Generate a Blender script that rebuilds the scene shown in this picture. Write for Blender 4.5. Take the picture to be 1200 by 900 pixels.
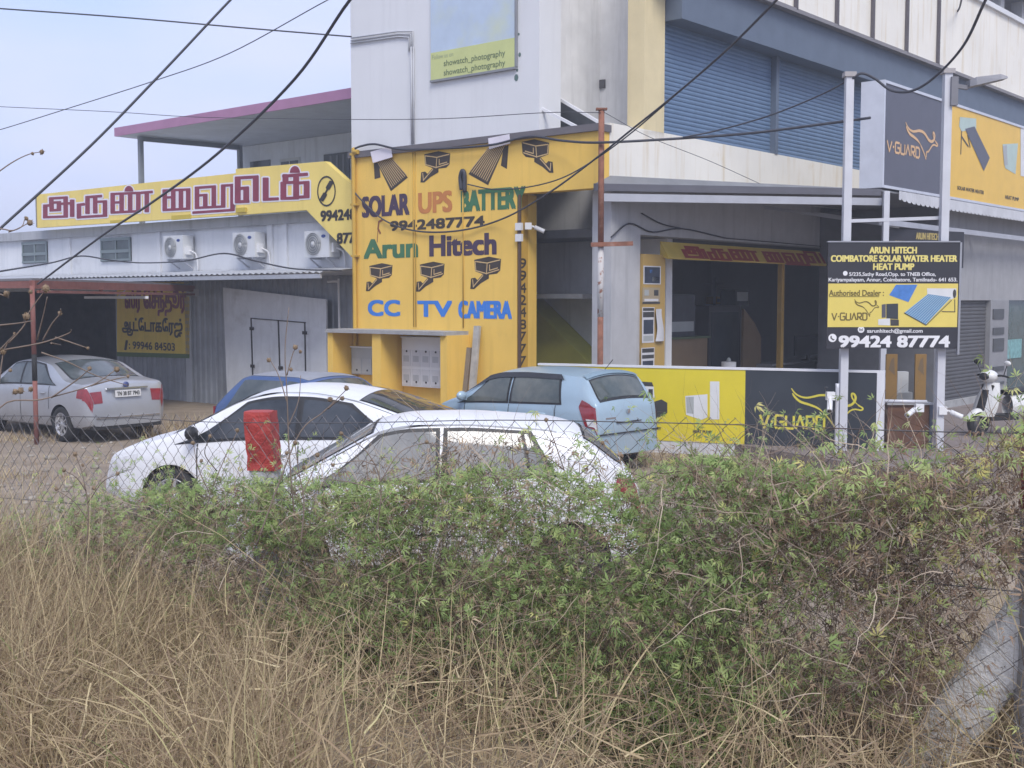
import bpy, bmesh, math, random
import numpy as np
from mathutils import Vector, Matrix
from mathutils.geometry import interpolate_bezier, tessellate_polygon
rnd = random.Random(7)
for _o in list(bpy.data.objects):
    bpy.data.objects.remove(_o)
SC = bpy.context.scene
COL = SC.collection
R = math.radians
# ------------------------------------------------------------------ camera, sky, sun, exposure
F_PX, EYE = 1400.0, 2.5                     # focal length in 1200 px picture widths, eye height over the yard
PITCH = math.atan(100 / F_PX)
cam_d = bpy.data.cameras.new('camera'); cam = bpy.data.objects.new('camera', cam_d); COL.objects.link(cam)
cam_d.sensor_width = 36; cam_d.lens = 36 * F_PX / 1200; cam_d.clip_start = 0.05; cam_d.clip_end = 3000
cam.location = (0, 0, EYE); cam.rotation_euler = (math.pi / 2 - PITCH, 0, 0)
SC.camera = cam
SUN_EL, SUN_AZ = R(50), R(168)              # compass-like: 0 = +Y, clockwise
world = bpy.data.worlds.new('World'); SC.world = world; world.use_nodes = True
nt = world.node_tree; bg = nt.nodes['Background']
sky = nt.nodes.new('ShaderNodeTexSky'); sky.sky_type = 'NISHITA'; sky.sun_disc = False
sky.sun_elevation = SUN_EL; sky.sun_rotation = SUN_AZ; sky.dust_density = 3.0; sky.air_density = 1.0
tc = nt.nodes.new('ShaderNodeTexCoord'); mp = nt.nodes.new('ShaderNodeMapping'); mp.inputs['Scale'].default_value = (1, 1, 3.2)
nz = nt.nodes.new('ShaderNodeTexNoise'); nz.inputs['Scale'].default_value = 2.2; nz.inputs['Detail'].default_value = 4
cr = nt.nodes.new('ShaderNodeValToRGB')
cr.color_ramp.elements[0].position = 0.35; cr.color_ramp.elements[0].color = (5.1, 6.5, 9.9, 1)
cr.color_ramp.elements[1].position = 0.68; cr.color_ramp.elements[1].color = (7.2, 7.5, 10.1, 1)
mx = nt.nodes.new('ShaderNodeMix'); mx.data_type = 'RGBA'; mx.inputs['Factor'].default_value = 0.82
nt.links.new(tc.outputs['Generated'], mp.inputs['Vector']); nt.links.new(mp.outputs[0], nz.inputs['Vector'])
nt.links.new(nz.outputs['Fac'], cr.inputs['Fac']); nt.links.new(sky.outputs[0], mx.inputs['A']); nt.links.new(cr.outputs[0], mx.inputs['B'])
nt.links.new(mx.outputs['Result'], bg.inputs['Color']); bg.inputs['Strength'].default_value = 0.066
sun_d = bpy.data.lights.new('sun', 'SUN'); sun_d.energy = 1.5; sun_d.angle = R(25); sun_d.color = (1, 0.96, 0.9)
sun = bpy.data.objects.new('sun', sun_d); COL.objects.link(sun)
_sd = Vector((math.sin(SUN_AZ) * math.cos(SUN_EL), math.cos(SUN_AZ) * math.cos(SUN_EL), math.sin(SUN_EL)))
sun.rotation_euler = (-_sd).to_track_quat('-Z', 'Y').to_euler(); sun.location = (0, 0, 40)
SC.view_settings.view_transform = 'Standard'; SC.view_settings.look = 'None'
SC.view_settings.exposure = 1.0; SC.view_settings.gamma = 1.0; SC.view_settings.use_curve_mapping = False
try:
    SC.cycles.max_bounces = 6; SC.cycles.use_denoising = True; SC.cycles.transparent_max_bounces = 8
except Exception:
    pass

# ------------------------------------------------------------------ frames: turn a pixel of the photograph into a point on a real plane
def ray(px, py):
    x = (px - 600) / F_PX; y = (450 - py) / F_PX
    return Vector((x, math.cos(PITCH) + y * math.sin(PITCH), -math.sin(PITCH) + y * math.cos(PITCH)))
EYEV = Vector((0, 0, EYE))
def at(px, py, Y):
    d = ray(px, py); return EYEV + d * (Y / d.y)
def on_z(px, py, z):
    d = ray(px, py); return EYEV + d * ((z - EYE) / d.z)
class Frame:
    def __init__(s, o, deg):
        s.o = Vector(o); s.th = R(deg); s.M = Matrix.Translation(s.o) @ Matrix.Rotation(s.th, 4, 'Z'); s.I = s.M.inverted()
    def hit(s, px, py, axis, val):
        o = s.I @ EYEV; d = s.I.to_3x3() @ ray(px, py)
        return o + d * ((val - o[axis]) / d[axis])
    def y(s, px, py, val):
        p = s.hit(px, py, 1, val); return p.x, p.z
    def x(s, px, py, val):
        p = s.hit(px, py, 0, val); return p.y, p.z
    def w(s, p): return s.M @ Vector(p)
    def l(s, p): return s.I @ Vector(p)
W = Frame((0, 0, 0), 0)
U = Frame((0, 0, 0), -40.5)                 # x along the long yellow/white front to the right, y into the building
V = Frame((0, 0, 0), 49.5)                  # x along the shop front receding to the right, y into the shop
OFF = {}

# ------------------------------------------------------------------ materials
MATS = {}
def mat(name, col, rough=0.6, metal=0.0, var=0.08, vs=2.5, streak=0.0, stcol=None, dirt=None, dlo=0.55, dhi=0.75, ds=1.2, bump=0.0, bs=40, spec=0.4, tint=None, coat=0.0):
    if name in MATS: return MATS[name]
    m = bpy.data.materials.new(name); m.use_nodes = True; n = m.node_tree; b = n.nodes['Principled BSDF']
    L = n.links.new
    b.inputs['Roughness'].default_value = rough; b.inputs['Metallic'].default_value = metal
    b.inputs['Specular IOR Level'].default_value = spec; b.inputs['Coat Weight'].default_value = coat
    def node(t, **k):
        x = n.nodes.new(t)
        for a, v in k.items(): x.inputs[a].default_value = v
        return x
    def mixc(f, a, c):
        x = n.nodes.new('ShaderNodeMix'); x.data_type = 'RGBA'
        for s_, v in (('Factor', f), ('A', a), ('B', c)):
            if hasattr(v, 'links'): L(v, x.inputs[s_])
            elif s_ == 'Factor': x.inputs[s_].default_value = v
            else: x.inputs[s_].default_value = (*v, 1)
        return x.outputs['Result']
    T = n.nodes.new('ShaderNodeTexCoord').outputs['Object']
    def noise(scale, detail=5, sc=(1, 1, 1)):
        v = T
        if sc != (1, 1, 1):
            q = node('ShaderNodeMapping', Scale=sc); L(T, q.inputs['Vector']); v = q.outputs[0]
        x = node('ShaderNodeTexNoise', Scale=scale, Detail=detail, Roughness=0.62); L(v, x.inputs['Vector']); return x.outputs['Fac']
    def ramp(f, lo, hi):
        x = n.nodes.new('ShaderNodeMapRange'); x.inputs['From Min'].default_value = lo; x.inputs['From Max'].default_value = hi
        L(f, x.inputs['Value']); return x.outputs[0]
    if tint is not None:                     # random value per leaf or blade, stored on the mesh
        at_ = n.nodes.new('ShaderNodeAttribute'); at_.attribute_name = 'tint'
        cr_ = n.nodes.new('ShaderNodeValToRGB'); el = cr_.color_ramp.elements
        while len(el) < len(tint): el.new(0.5)
        for i, (p, c_) in enumerate(tint): el[i].position = p; el[i].color = (*c_, 1)
        L(at_.outputs['Fac'], cr_.inputs['Fac']); out = cr_.outputs[0]
    else:
        lo = tuple(c * (1 - var) for c in col); hi = tuple(min(1, c * (1 + var)) for c in col)
        out = mixc(ramp(noise(vs), 0.3, 0.7), lo, hi)
    if streak:
        out = mixc(ramp(noise(3.5, 4, (1.6, 1.6, 0.12)), 0.52, 0.80), out, stcol or tuple(c * (1 - streak) for c in col))
    if dirt is not None:
        out = mixc(ramp(noise(ds, 7), dlo, dhi), out, dirt)
    L(out, b.inputs['Base Color'])
    if bump:
        bn = node('ShaderNodeBump', Strength=bump, Distance=0.02); L(noise(bs, 6), bn.inputs['Height']); L(bn.outputs[0], b.inputs['Normal'])
    MATS[name] = m
    return m
def glass_mat(name, col, dust, lo=0.45, hi=0.8, rough=0.06):
    m = mat(name, col, rough=rough, var=0.15, dirt=dust, dlo=lo, dhi=hi, ds=1.7, spec=0.55)
    return m

def translucent(m, f):
    n = m.node_tree; b = n.nodes['Principled BSDF']; o = n.nodes['Material Output']; t = n.nodes.new('ShaderNodeBsdfTranslucent'); x = n.nodes.new('ShaderNodeMixShader')
    n.links.new(b.inputs['Base Color'].links[0].from_socket, t.inputs['Color']); x.inputs[0].default_value = f
    n.links.new(b.outputs[0], x.inputs[1]); n.links.new(t.outputs[0], x.inputs[2]); n.links.new(x.outputs[0], o.inputs['Surface']); return m

# ------------------------------------------------------------------ mesh builder
class MB:
    def __init__(s): s.v = []; s.f = []; s.mi = []; s.m = 0; s.sm = []; s.smooth = False; s.tint = None
    def add(s, vs, fs):
        k = len(s.v); s.v.extend([tuple(p) for p in vs])
        for f in fs: s.f.append(tuple(i + k for i in f)); s.mi.append(s.m); s.sm.append(s.smooth)
        return s
    def box(s, x0, x1, y0, y1, z0, z1):
        x0, x1 = sorted((x0, x1)); y0, y1 = sorted((y0, y1)); z0, z1 = sorted((z0, z1))
        return s.add([(x0, y0, z0), (x1, y0, z0), (x1, y1, z0), (x0, y1, z0), (x0, y0, z1), (x1, y0, z1), (x1, y1, z1), (x0, y1, z1)],
                     [(0, 3, 2, 1), (4, 5, 6, 7), (0, 1, 5, 4), (1, 2, 6, 5), (2, 3, 7, 6), (3, 0, 4, 7)])
    def prism(s, poly, y0, y1):              # polygon in x,z extruded along y
        n = len(poly); vs = [(x, y0, z) for x, z in poly] + [(x, y1, z) for x, z in poly]
        fs = [tuple(range(n)), tuple(range(2 * n - 1, n - 1, -1))] + [(i, i + n, (i + 1) % n + n, (i + 1) % n) for i in range(n)]
        return s.add(vs, fs)
    def prismx(s, poly, x0, x1):             # polygon in y,z extruded along x
        n = len(poly); vs = [(x0, y, z) for y, z in poly] + [(x1, y, z) for y, z in poly]
        return s.add(vs, [tuple(range(n)), tuple(range(2 * n - 1, n - 1, -1))] + [(i, i + n, (i + 1) % n + n, (i + 1) % n) for i in range(n)])
    def prismz(s, poly, z0, z1):             # polygon in x,y extruded along z
        n = len(poly); vs = [(x, y, z0) for x, y in poly] + [(x, y, z1) for x, y in poly]
        return s.add(vs, [tuple(range(n - 1, -1, -1)), tuple(range(n, 2 * n))] + [(i, (i + 1) % n, (i + 1) % n + n, i + n) for i in range(n)])
    def poly(s, pts): return s.add(pts, [tuple(range(len(pts)))])
    def tube(s, path, r, n=8, caps=True):
        P = [Vector(p) for p in path]; rs = r if isinstance(r, (list, tuple)) else [r] * len(P); rings = []
        nrm = None
        for i, p in enumerate(P):
            d = (P[min(i + 1, len(P) - 1)] - P[max(i - 1, 0)]).normalized()
            if nrm is None: nrm = d.orthogonal().normalized()
            nrm = (nrm - d * nrm.dot(d)).normalized(); b = d.cross(nrm)
            rings.append([p + (nrm * math.cos(2 * math.pi * k / n) + b * math.sin(2 * math.pi * k / n)) * rs[i] for k in range(n)])
        vs = [q for ring in rings for q in ring]
        fs = [(i * n + k, i * n + (k + 1) % n, (i + 1) * n + (k + 1) % n, (i + 1) * n + k) for i in range(len(P) - 1) for k in range(n)]
        sm = s.smooth; s.smooth = True; s.add(vs, fs); s.smooth = sm
        if caps: k0 = len(s.v) - len(vs); s.f += [tuple(k0 + k for k in range(n - 1, -1, -1)), tuple(k0 + len(vs) - n + k for k in range(n))]; s.mi += [s.m] * 2; s.sm += [False] * 2
        return s
    def bar(s, p, q, w, h=None):             # square bar between two points
        p = Vector(p); q = Vector(q); h = h or w; d = (q - p).normalized()
        up = Vector((0, 0, 1)) if abs(d.z) < 0.9 else Vector((0, 1, 0))
        a = d.cross(up).normalized(); b = a.cross(d)
        vs = [c + a * (i * w / 2) + b * (j * h / 2) for c in (p, q) for i, j in ((-1, -1), (1, -1), (1, 1), (-1, 1))]
        return s.add(vs, [(3, 2, 1, 0), (4, 5, 6, 7), (0, 1, 5, 4), (1, 2, 6, 5), (2, 3, 7, 6), (3, 0, 4, 7)])
    def lathe(s, prof, o, ax='y', n=24):     # prof: (radius, along)
        vs = []; fs = []; m = len(prof)
        for k in range(n):
            c, d = math.cos(2 * math.pi * k / n), math.sin(2 * math.pi * k / n)
            for r_, h in prof:
                p = {'y': (r_ * c, h, r_ * d), 'z': (r_ * c, r_ * d, h), 'x': (h, r_ * c, r_ * d)}[ax]
                vs.append((o[0] + p[0], o[1] + p[1], o[2] + p[2]))
        for k in range(n):
            for j in range(m - 1):
                a, b = k * m + j, ((k + 1) % n) * m + j; fs.append((a, b, b + 1, a + 1))
        sm = s.smooth; s.smooth = True; s.add(vs, fs); s.smooth = sm; return s
    def ball(s, o, r, n=10, m=7):
        rx, ry, rz = r if isinstance(r, (tuple, list)) else (r, r, r); vs = []; fs = []
        for j in range(m + 1):
            t = math.pi * j / m
            for k in range(n): vs.append((o[0] + rx * math.sin(t) * math.cos(2 * math.pi * k / n), o[1] + ry * math.sin(t) * math.sin(2 * math.pi * k / n), o[2] + rz * math.cos(t)))
        for j in range(m):
            for k in range(n): fs.append((j * n + k, (j + 1) * n + k, (j + 1) * n + (k + 1) % n, j * n + (k + 1) % n))
        sm = s.smooth; s.smooth = True; s.add(vs, fs); s.smooth = sm; return s
    def grid(s, fn, nu, nv):
        vs = [fn(i / nu, j / nv) for i in range(nu + 1) for j in range(nv + 1)]
        return s.add(vs, [(i * (nv + 1) + j, (i + 1) * (nv + 1) + j, (i + 1) * (nv + 1) + j + 1, i * (nv + 1) + j + 1) for i in range(nu) for j in range(nv)])
    def corr(s, x0, x1, z0, z1, y, pitch=0.2, amp=0.03):   # corrugated sheet, vertical ridges
        xs = []; n = max(1, int(round((x1 - x0) / pitch)))
        for i in range(n):
            for t, d in ((0, 0), (0.3, 0), (0.42, amp), (0.78, amp), (0.9, 0)): xs.append((x0 + (x1 - x0) * (i + t) / n, y - d))
        xs.append((x1, y)); k = len(xs)
        return s.add([(a, b, z0) for a, b in xs] + [(a, b, z1) for a, b in xs], [(i, i + 1, i + 1 + k, i + k) for i in range(k - 1)])
    def slats(s, x0, x1, z0, z1, y, pitch=0.08, amp=0.018):  # roller shutter, horizontal slats
        zs = []; n = max(1, int(round((z1 - z0) / pitch)))
        for i in range(n):
            for t, d in ((0, 0), (0.12, amp * 0.7), (0.5, amp), (0.88, amp * 0.7)): zs.append((z0 + (z1 - z0) * (i + t) / n, y - d))
        zs.append((z1, y)); k = len(zs)
        return s.add([(x0, b, a) for a, b in zs] + [(x1, b, a) for a, b in zs], [(i, i + k, i + 1 + k, i + 1) for i in range(k - 1)])
    def stroke(s, pts, w, y, closed=False):  # painted stroke in the x,z plane; each piece sits a hair proud of the last
        P = list(pts) + ([pts[0]] if closed else [])
        for i in range(len(P) - 1):
            (x0, z0), (x1, z1) = P[i], P[i + 1]; d = math.hypot(x1 - x0, z1 - z0)
            if d < 1e-6: continue
            wx0 = w[i] if isinstance(w, list) else w; wx1 = w[i + 1] if isinstance(w, list) else w
            e = min(wx0, wx1) * 0.35; ux, uz = (x1 - x0) / d, (z1 - z0) / d
            x0 -= ux * e * (i > 0 or closed); z0 -= uz * e * (i > 0 or closed); x1 += ux * e * (i < len(P) - 2 or closed); z1 += uz * e * (i < len(P) - 2 or closed)
            yy = y - 0.00025 * (i % 7); nx, nz = -uz, ux
            s.add([(x0 + nx * wx0 / 2, yy, z0 + nz * wx0 / 2), (x0 - nx * wx0 / 2, yy, z0 - nz * wx0 / 2), (x1 - nx * wx1 / 2, yy, z1 - nz * wx1 / 2), (x1 + nx * wx1 / 2, yy, z1 + nz * wx1 / 2)], [(0, 1, 2, 3)])
        return s
    def disc(s, cx, cz, rx, rz, y, n=20):
        return s.poly([(cx + rx * math.cos(2 * math.pi * k / n), y, cz + rz * math.sin(2 * math.pi * k / n)) for k in range(n)])
    def text(s, body, x0, x1, z0, z1, y, bold=0.0, shear=0.0):
        vs, fs = text_geo(body, shear)
        mn, mx_ = vs.min(0), vs.max(0); w = bold * (z1 - z0)       # heavier strokes: shifted copies, each a hair proud of the last
        sx = (x1 - x0 - w) / (mx_[0] - mn[0]); sz = (z1 - z0 - w * .6) / (mx_[1] - mn[1])
        sh = [(0, 0)] if not bold else [(0, 0), (w, 0), (0, w * .6), (w, w * .6), (w / 2, w * .3)]
        for i, (dx, dz) in enumerate(sh):
            s.add([(x0 + dx + (p[0] - mn[0]) * sx, y - .0004 * i - p[2], z0 + dz + (p[1] - mn[1]) * sz) for p in vs], fs)
        return s
    def vguard(s, x0, x1, z0, z1, y, w):     # angular word mark with cut corners
        G = [[[(0, 1), (.075, 0), (.15, 1)]], [[(.185, .5), (.225, .5)]], [[(.40, 1), (.28, 1), (.26, .86), (.26, .14), (.28, 0), (.38, 0), (.40, .14), (.40, .5), (.33, .5)]],
             [[(.44, 1), (.44, .14), (.46, 0), (.55, 0), (.57, .14), (.57, 1)]], [[(.605, 0), (.675, 1), (.745, 0)]], [[(.785, 0), (.785, 1), (.88, 1), (.90, .86), (.90, .6), (.88, .45), (.82, .45), (.91, 0)]],
             [[(.945, .0), (.945, 1), (1.04, 1), (1.07, .82), (1.07, .18), (1.04, 0), (.945, 0)]]]
        for g_ in G:
            for st in g_: s.stroke([(x0 + w / 2 + px / 1.07 * (x1 - x0 - w), z0 + w / 2 + pz * (z1 - z0 - w)) for px, pz in st], w, y)
        return s
    def link(s, name, mats, off=(0, 0, 0)):
        me = bpy.data.meshes.new(name)
        o = Vector(off); me.from_pydata([(p[0] - o.x, p[1] - o.y, p[2] - o.z) for p in s.v], [], s.f)
        for m in (mats if isinstance(mats, (list, tuple)) else [mats]): me.materials.append(m)
        me.polygons.foreach_set('material_index', s.mi); me.polygons.foreach_set('use_smooth', s.sm)
        if s.tint is not None:
            at_ = me.attributes.new('tint', 'FLOAT', 'POINT'); at_.data.foreach_set('value', np.asarray(s.tint, dtype=np.float32))
        me.update()
        ob = bpy.data.objects.new(name, me); COL.objects.link(ob); return ob
    def part(s, name, mats, parent, label=None):
        ob = s.link(name, mats, OFF.get(parent.name, (0, 0, 0))); ob.parent = parent; OFF[ob.name] = OFF.get(parent.name, (0, 0, 0))
        if label: ob['label'] = label
        return ob
    def top(s, name, mats, label, cat, frame=W, base=(0, 0, 0), group=None, kind=None):
        ob = s.link(name, mats, base); ob.location = frame.w(base); ob.rotation_euler = (0, 0, frame.th); OFF[ob.name] = tuple(base)
        tag(ob, label, cat, group, kind); return ob
_TG = {}
def text_geo(body, shear=0.0):               # outlines of the built-in lettering, each contour filled with its own holes
    k = (body, shear)
    if k in _TG: return _TG[k]
    c = bpy.data.curves.new('lettering', 'FONT'); c.body = body; c.shear = shear
    o = bpy.data.objects.new('lettering', c); COL.objects.link(o)
    dg = bpy.context.evaluated_depsgraph_get(); dg.update(); e = o.evaluated_get(dg); cu = e.to_curve(dg); cons = []
    for sp in cu.splines:
        pts = []
        if sp.type == 'BEZIER':
            n = len(sp.bezier_points)
            for i in range(n):
                p, q = sp.bezier_points[i], sp.bezier_points[(i + 1) % n]; L_ = (q.co - p.co).length
                st = abs((p.handle_right - p.co).cross(q.co - p.co).length) + abs((q.handle_left - q.co).cross(q.co - p.co).length) < 1e-4 * max(L_, 1e-6)
                pts += [tuple(p.co[:2])] if st else [tuple(v[:2]) for v in interpolate_bezier(p.co, p.handle_right, q.handle_left, q.co, 5)[:-1]]
        else: pts = [tuple(p.co[:2]) for p in sp.points]
        if len(pts) > 2: cons.append(pts)
    e.to_curve_clear(); bpy.data.objects.remove(o); bpy.data.curves.remove(c)
    area = lambda P: sum(P[i][0] * P[(i + 1) % len(P)][1] - P[(i + 1) % len(P)][0] * P[i][1] for i in range(len(P))) / 2
    def inside(pt, P):
        r_ = False; x, y = pt
        for i in range(len(P)):
            (x0, y0), (x1, y1) = P[i], P[i - 1]
            if (y0 > y) != (y1 > y) and x < (x1 - x0) * (y - y0) / (y1 - y0) + x0: r_ = not r_
        return r_
    ar = [area(P) for P in cons]; sg = 1 if ar[max(range(len(ar)), key=lambda i: abs(ar[i]))] > 0 else -1
    outs = [i for i in range(len(cons)) if ar[i] * sg > 0]; holes = {i: [] for i in outs}
    for j in range(len(cons)):
        if ar[j] * sg <= 0:
            c_ = [i for i in outs if inside(cons[j][0], cons[i])]
            if c_: holes[min(c_, key=lambda i: abs(ar[i]))].append(j)
    vs, fs = [], []
    for n, i in enumerate(outs):
        loops = [cons[i]] + [cons[j] for j in holes[i]]; b0 = len(vs); tri = tessellate_polygon([[Vector((x, y, 0)) for x, y in L_] for L_ in loops])
        vs += [(x, y, .00006 * (n % 5)) for L_ in loops for x, y in L_]; fs += [tuple(b0 + t for t in f) for f in tri]
    _TG[k] = (np.array(vs), fs); return _TG[k]
def tag(o, label=None, cat=None, group=None, kind=None):
    if label: o['label'] = label
    if cat: o['category'] = cat
    if group: o['group'] = group
    if kind: o['kind'] = kind
    return o
def thing(name, label, cat, frame=W, base=(0, 0, 0), group=None, rot=None):
    o = bpy.data.objects.new(name, None); COL.objects.link(o); o.empty_display_size = 0.2
    o.location = frame.w(base); o.rotation_euler = (0, 0, frame.th if rot is None else rot); OFF[o.name] = tuple(base) if rot is None else (0, 0, 0)
    return tag(o, label, cat, group)
def spline(pts, k=6):
    P = [Vector(p) for p in pts]; P = [P[0] * 2 - P[1]] + P + [P[-1] * 2 - P[-2]]; out = []
    for i in range(1, len(P) - 2):
        for j in range(k):
            t = j / k; a, b, c, d = P[i - 1:i + 3]
            out.append(0.5 * ((2 * b) + (c - a) * t + (2 * a - 5 * b + 4 * c - d) * t * t + (3 * b - a - 3 * c + d) * t ** 3))
    return out + [P[-2]]
def spline2(pts, k=5): return [(p.x, p.y) for p in spline([(x, z, 0) for x, z in pts], k)]

# ------------------------------------------------------------------ palette
WHITE = mat('white_wall_paint', (.66, .67, .69), .75, streak=.3, stcol=(.61, .62, .64), vs=.6, var=.04, bump=.1, bs=60)
WHITE2 = mat('parapet_paint', (.77, .74, .67), .75, streak=.3, stcol=(.62, .52, .36), vs=.7, var=.06, dirt=(.60, .47, .26), dlo=.60, dhi=.86, ds=.9)
LWALL = mat('garage_wall_paint', (.64, .65, .67), .8, streak=.05, stcol=(.54, .56, .59), vs=.7, var=.08, dirt=(.30, .31, .33), dlo=.58, dhi=.85, ds=.9)
YEL = mat('yellow_wall_paint', (.79, .515, .11), .7, streak=.14, vs=.9, var=.07, dirt=(.56, .37, .11), dlo=.62, dhi=.9, ds=1.4, bump=.1, bs=50)
YSIGN = mat('yellow_sign_paint', (.77, .60, .17), .6, streak=.12, vs=.8, var=.08, dirt=(.50, .38, .12), dlo=.6, dhi=.9)
BYEL = mat('board_yellow', (.66, .55, .035), .45, var=.05)
AMB = mat('lightbox_amber', (.74, .46, .06), .4, var=.05)
SLATE = mat('board_slate', (.035, .042, .052), .45, var=.12)
SLATE2 = mat('lightbox_slate', (.085, .085, .11), .4, var=.06)
MAROON = mat('maroon_paint', (.22, .035, .065), .6, var=.12)
WPAINT = mat('white_sign_paint', (.72, .68, .74), .6, var=.06)
BLACK = mat('black_paint', (.025, .022, .022), .6, var=.2)
CCTVP = mat('dark_brown_paint', (.05, .038, .030), .65, var=.2)
PURP = mat('purple_letter_paint', (.06, .035, .07), .6, var=.15)
GREENP = mat('green_letter_paint', (.05, .16, .075), .6, var=.15)
ORANGEP = mat('orange_letter_paint', (.52, .20, .055), .6, var=.12)
BLUEP = mat('blue_letter_paint', (.045, .20, .62), .6, var=.1)
GREY = mat('grey_plaster', (.33, .33, .34), .8, var=.1, streak=.25)
DGREY = mat('dark_plaster', (.16, .165, .18), .8, var=.15)
CREAM = mat('cream_paint', (.66, .56, .34), .75, var=.06, streak=.15)
CONC = mat('concrete', (.34, .34, .34), .85, var=.18, vs=5, dirt=(.22, .21, .2), bump=.3)
GALV = mat('galvanised_sheet', (.30, .32, .35), .45, .25, var=.18, vs=1.5, streak=.4, dirt=(.17, .17, .18), dlo=.55, dhi=.9)
TIN = mat('tin_roof', (.42, .44, .48), .5, .2, var=.12, dirt=(.25, .25, .26))
STEEL = mat('painted_steel', (.55, .56, .60), .5, .15, var=.08, dirt=(.30, .22, .18), dlo=.7, dhi=.9, ds=4)
RUST = mat('rusty_steel', (.22, .095, .06), .85, var=.3, vs=8, dirt=(.35, .22, .17), ds=5)
REDOX = mat('red_oxide_paint', (.215, .085, .07), .8, var=.2, vs=5, dirt=(.2, .12, .1))
RWHITE = mat('flaking_white_paint', (.52, .50, .49), .8, var=.12, dirt=(.25, .11, .07), dlo=.55, dhi=.62, ds=7)
DARK = mat('dark_void', (.018, .019, .022), .9, var=.2)
SHBLUE = mat('blue_shutter', (.13, .20, .31), .5, .1, var=.06, streak=.15)
SHDARK = mat('dark_shutter', (.10, .10, .105), .6, .1, var=.1)
HOOD = mat('shutter_hood', (.11, .14, .19), .6, var=.08)
PINK = mat('mauve_trim', (.36, .18, .30), .6, var=.08)
WIN = glass_mat('window_pane', (.06, .085, .09), (.13, .15, .15))
PLAST = mat('white_plastic', (.68, .68, .69), .45, var=.04)
RUBBER = mat('rubber', (.02, .02, .021), .8, var=.2)
CABLE = mat('cable_sheath', (.045, .047, .06), .6, var=.1)
WOOD = mat('brown_laminate', (.15, .075, .045), .5, var=.15)
WOODL = mat('tan_laminate', (.22, .15, .085), .5, var=.12)
OCHRE = mat('ochre_frame', (.46, .29, .075), .6, var=.12)
CHROME = mat('chrome', (.6, .6, .62), .18, .9, var=.03)
PAPER = mat('paper', (.58, .58, .60), .7, var=.06)
# ------------------------------------------------------------------ the ground: yard at z = 0, roadside bank rising towards the camera
FD = Vector((-.804, .594, 0)); FN = Vector((.594, .804, 0)); F0 = Vector((1.57, 3.57, 0)); FNV = FN.dot(F0)
def bank(x, y):
    n = FN.x * x + FN.y * y; s = FD.x * (x - F0.x) + FD.y * (y - F0.y)
    t = min(1, max(0, (n - 3.1) / 4.2)); t = t * t * (3 - 2 * t)
    return (.92 - .04 * max(-4, min(10, s))) * (1 - t)
DIRT = mat('yard_dirt', (.255, .205, .155), .95, var=.22, vs=1.2, dirt=(.17, .135, .10), dlo=.5, dhi=.8, ds=2.2, bump=.6, bs=18)
g = MB(); g.smooth = True
xs = [-600, -200, -80, -40] + [-30 + i for i in range(61)] + [40, 80, 200, 600]
ys = [-200, -60, -20] + [-8 + i * .5 for i in range(70)] + [30, 35, 45, 60, 100, 200, 500, 900]
k = len(ys)
g.add([(x, y, bank(x, y)) for x in xs for y in ys], [(i * k + j, (i + 1) * k + j, (i + 1) * k + j + 1, i * k + j + 1) for i in range(len(xs) - 1) for j in range(k - 1)])
g.top('ground', DIRT, 'dusty brown dirt yard sloping down from the roadside bank', 'ground', kind='structure')
PAVE = mat('paving', (.20, .165, .15), .85, var=.15, vs=3, dirt=(.14, .12, .11), bump=.3)
g = MB(); vr = 15.9
g.prismz([V.w((15.2, 5.6, 0)).to_2d()[:], V.w((42, 5.6, 0)).to_2d()[:], V.w((42, 12.2, 0)).to_2d()[:], V.w((17.6, 12.2, 0)).to_2d()[:]], -.05, .2)
g.top('pavement', PAVE, 'reddish paved platform in front of the shop', 'pavement', kind='structure')

VF = 16.3                                   # depth of the yellow front in frame U
UF = 12.0                                   # depth of the shop front in frame V  (= -x in frame U)
# ------------------------------------------------------------------ shop building: white tower block, yellow wall, shuttered upper floor, open shop below
shop = thing('shop_building', 'two storey shop with yellow painted front, white tower and blue upper shutters', 'building', U, (-15, VF, 0))
ax0 = U.y(412, 170, VF)[0]; ax1 = U.y(632, 60, VF)[0]; axj = U.y(606, 300, VF)[0]; axb = -UF
ztop = U.y(555, 162, VF)[1]
m = MB()                                    # white tower
m.box(ax0, ax1, VF, VF + .28, ztop, 13.6); m.box(ax0, ax0 + .25, VF + .28, 30, 0, 13.6); m.box(ax1 - .28, ax1, VF + .28, VF + .6, ztop, 13.6)
m.box(ax0, axb, VF + .3, 30, 13.6, 13.8); m.box(ax0 + .25, axb - .3, 29.7, 30, 0, 13.6)
m.part('tower_wall', WHITE, shop)
m = MB(); zl = U.y(660, 223, VF)[1]
m.box(ax0, axj, VF - .002, VF + .30, 0, ztop - .12)
m.box(axj, axb - .002, VF - .002, VF + .28, zl, ztop - .12)
jm = V.x(628, 300, VF)[0]
m.box(axj - .3, axj - .003, VF + .30, VF + .55, 0, zl)
m.part('yellow_wall', YEL, shop)
m = MB(); m.box(ax0 - .04, axb + .03, VF - .07, VF + .3, ztop - .12, ztop); m.part('coping', mat('coping_grey', (.14, .13, .14), .8), shop)
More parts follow.
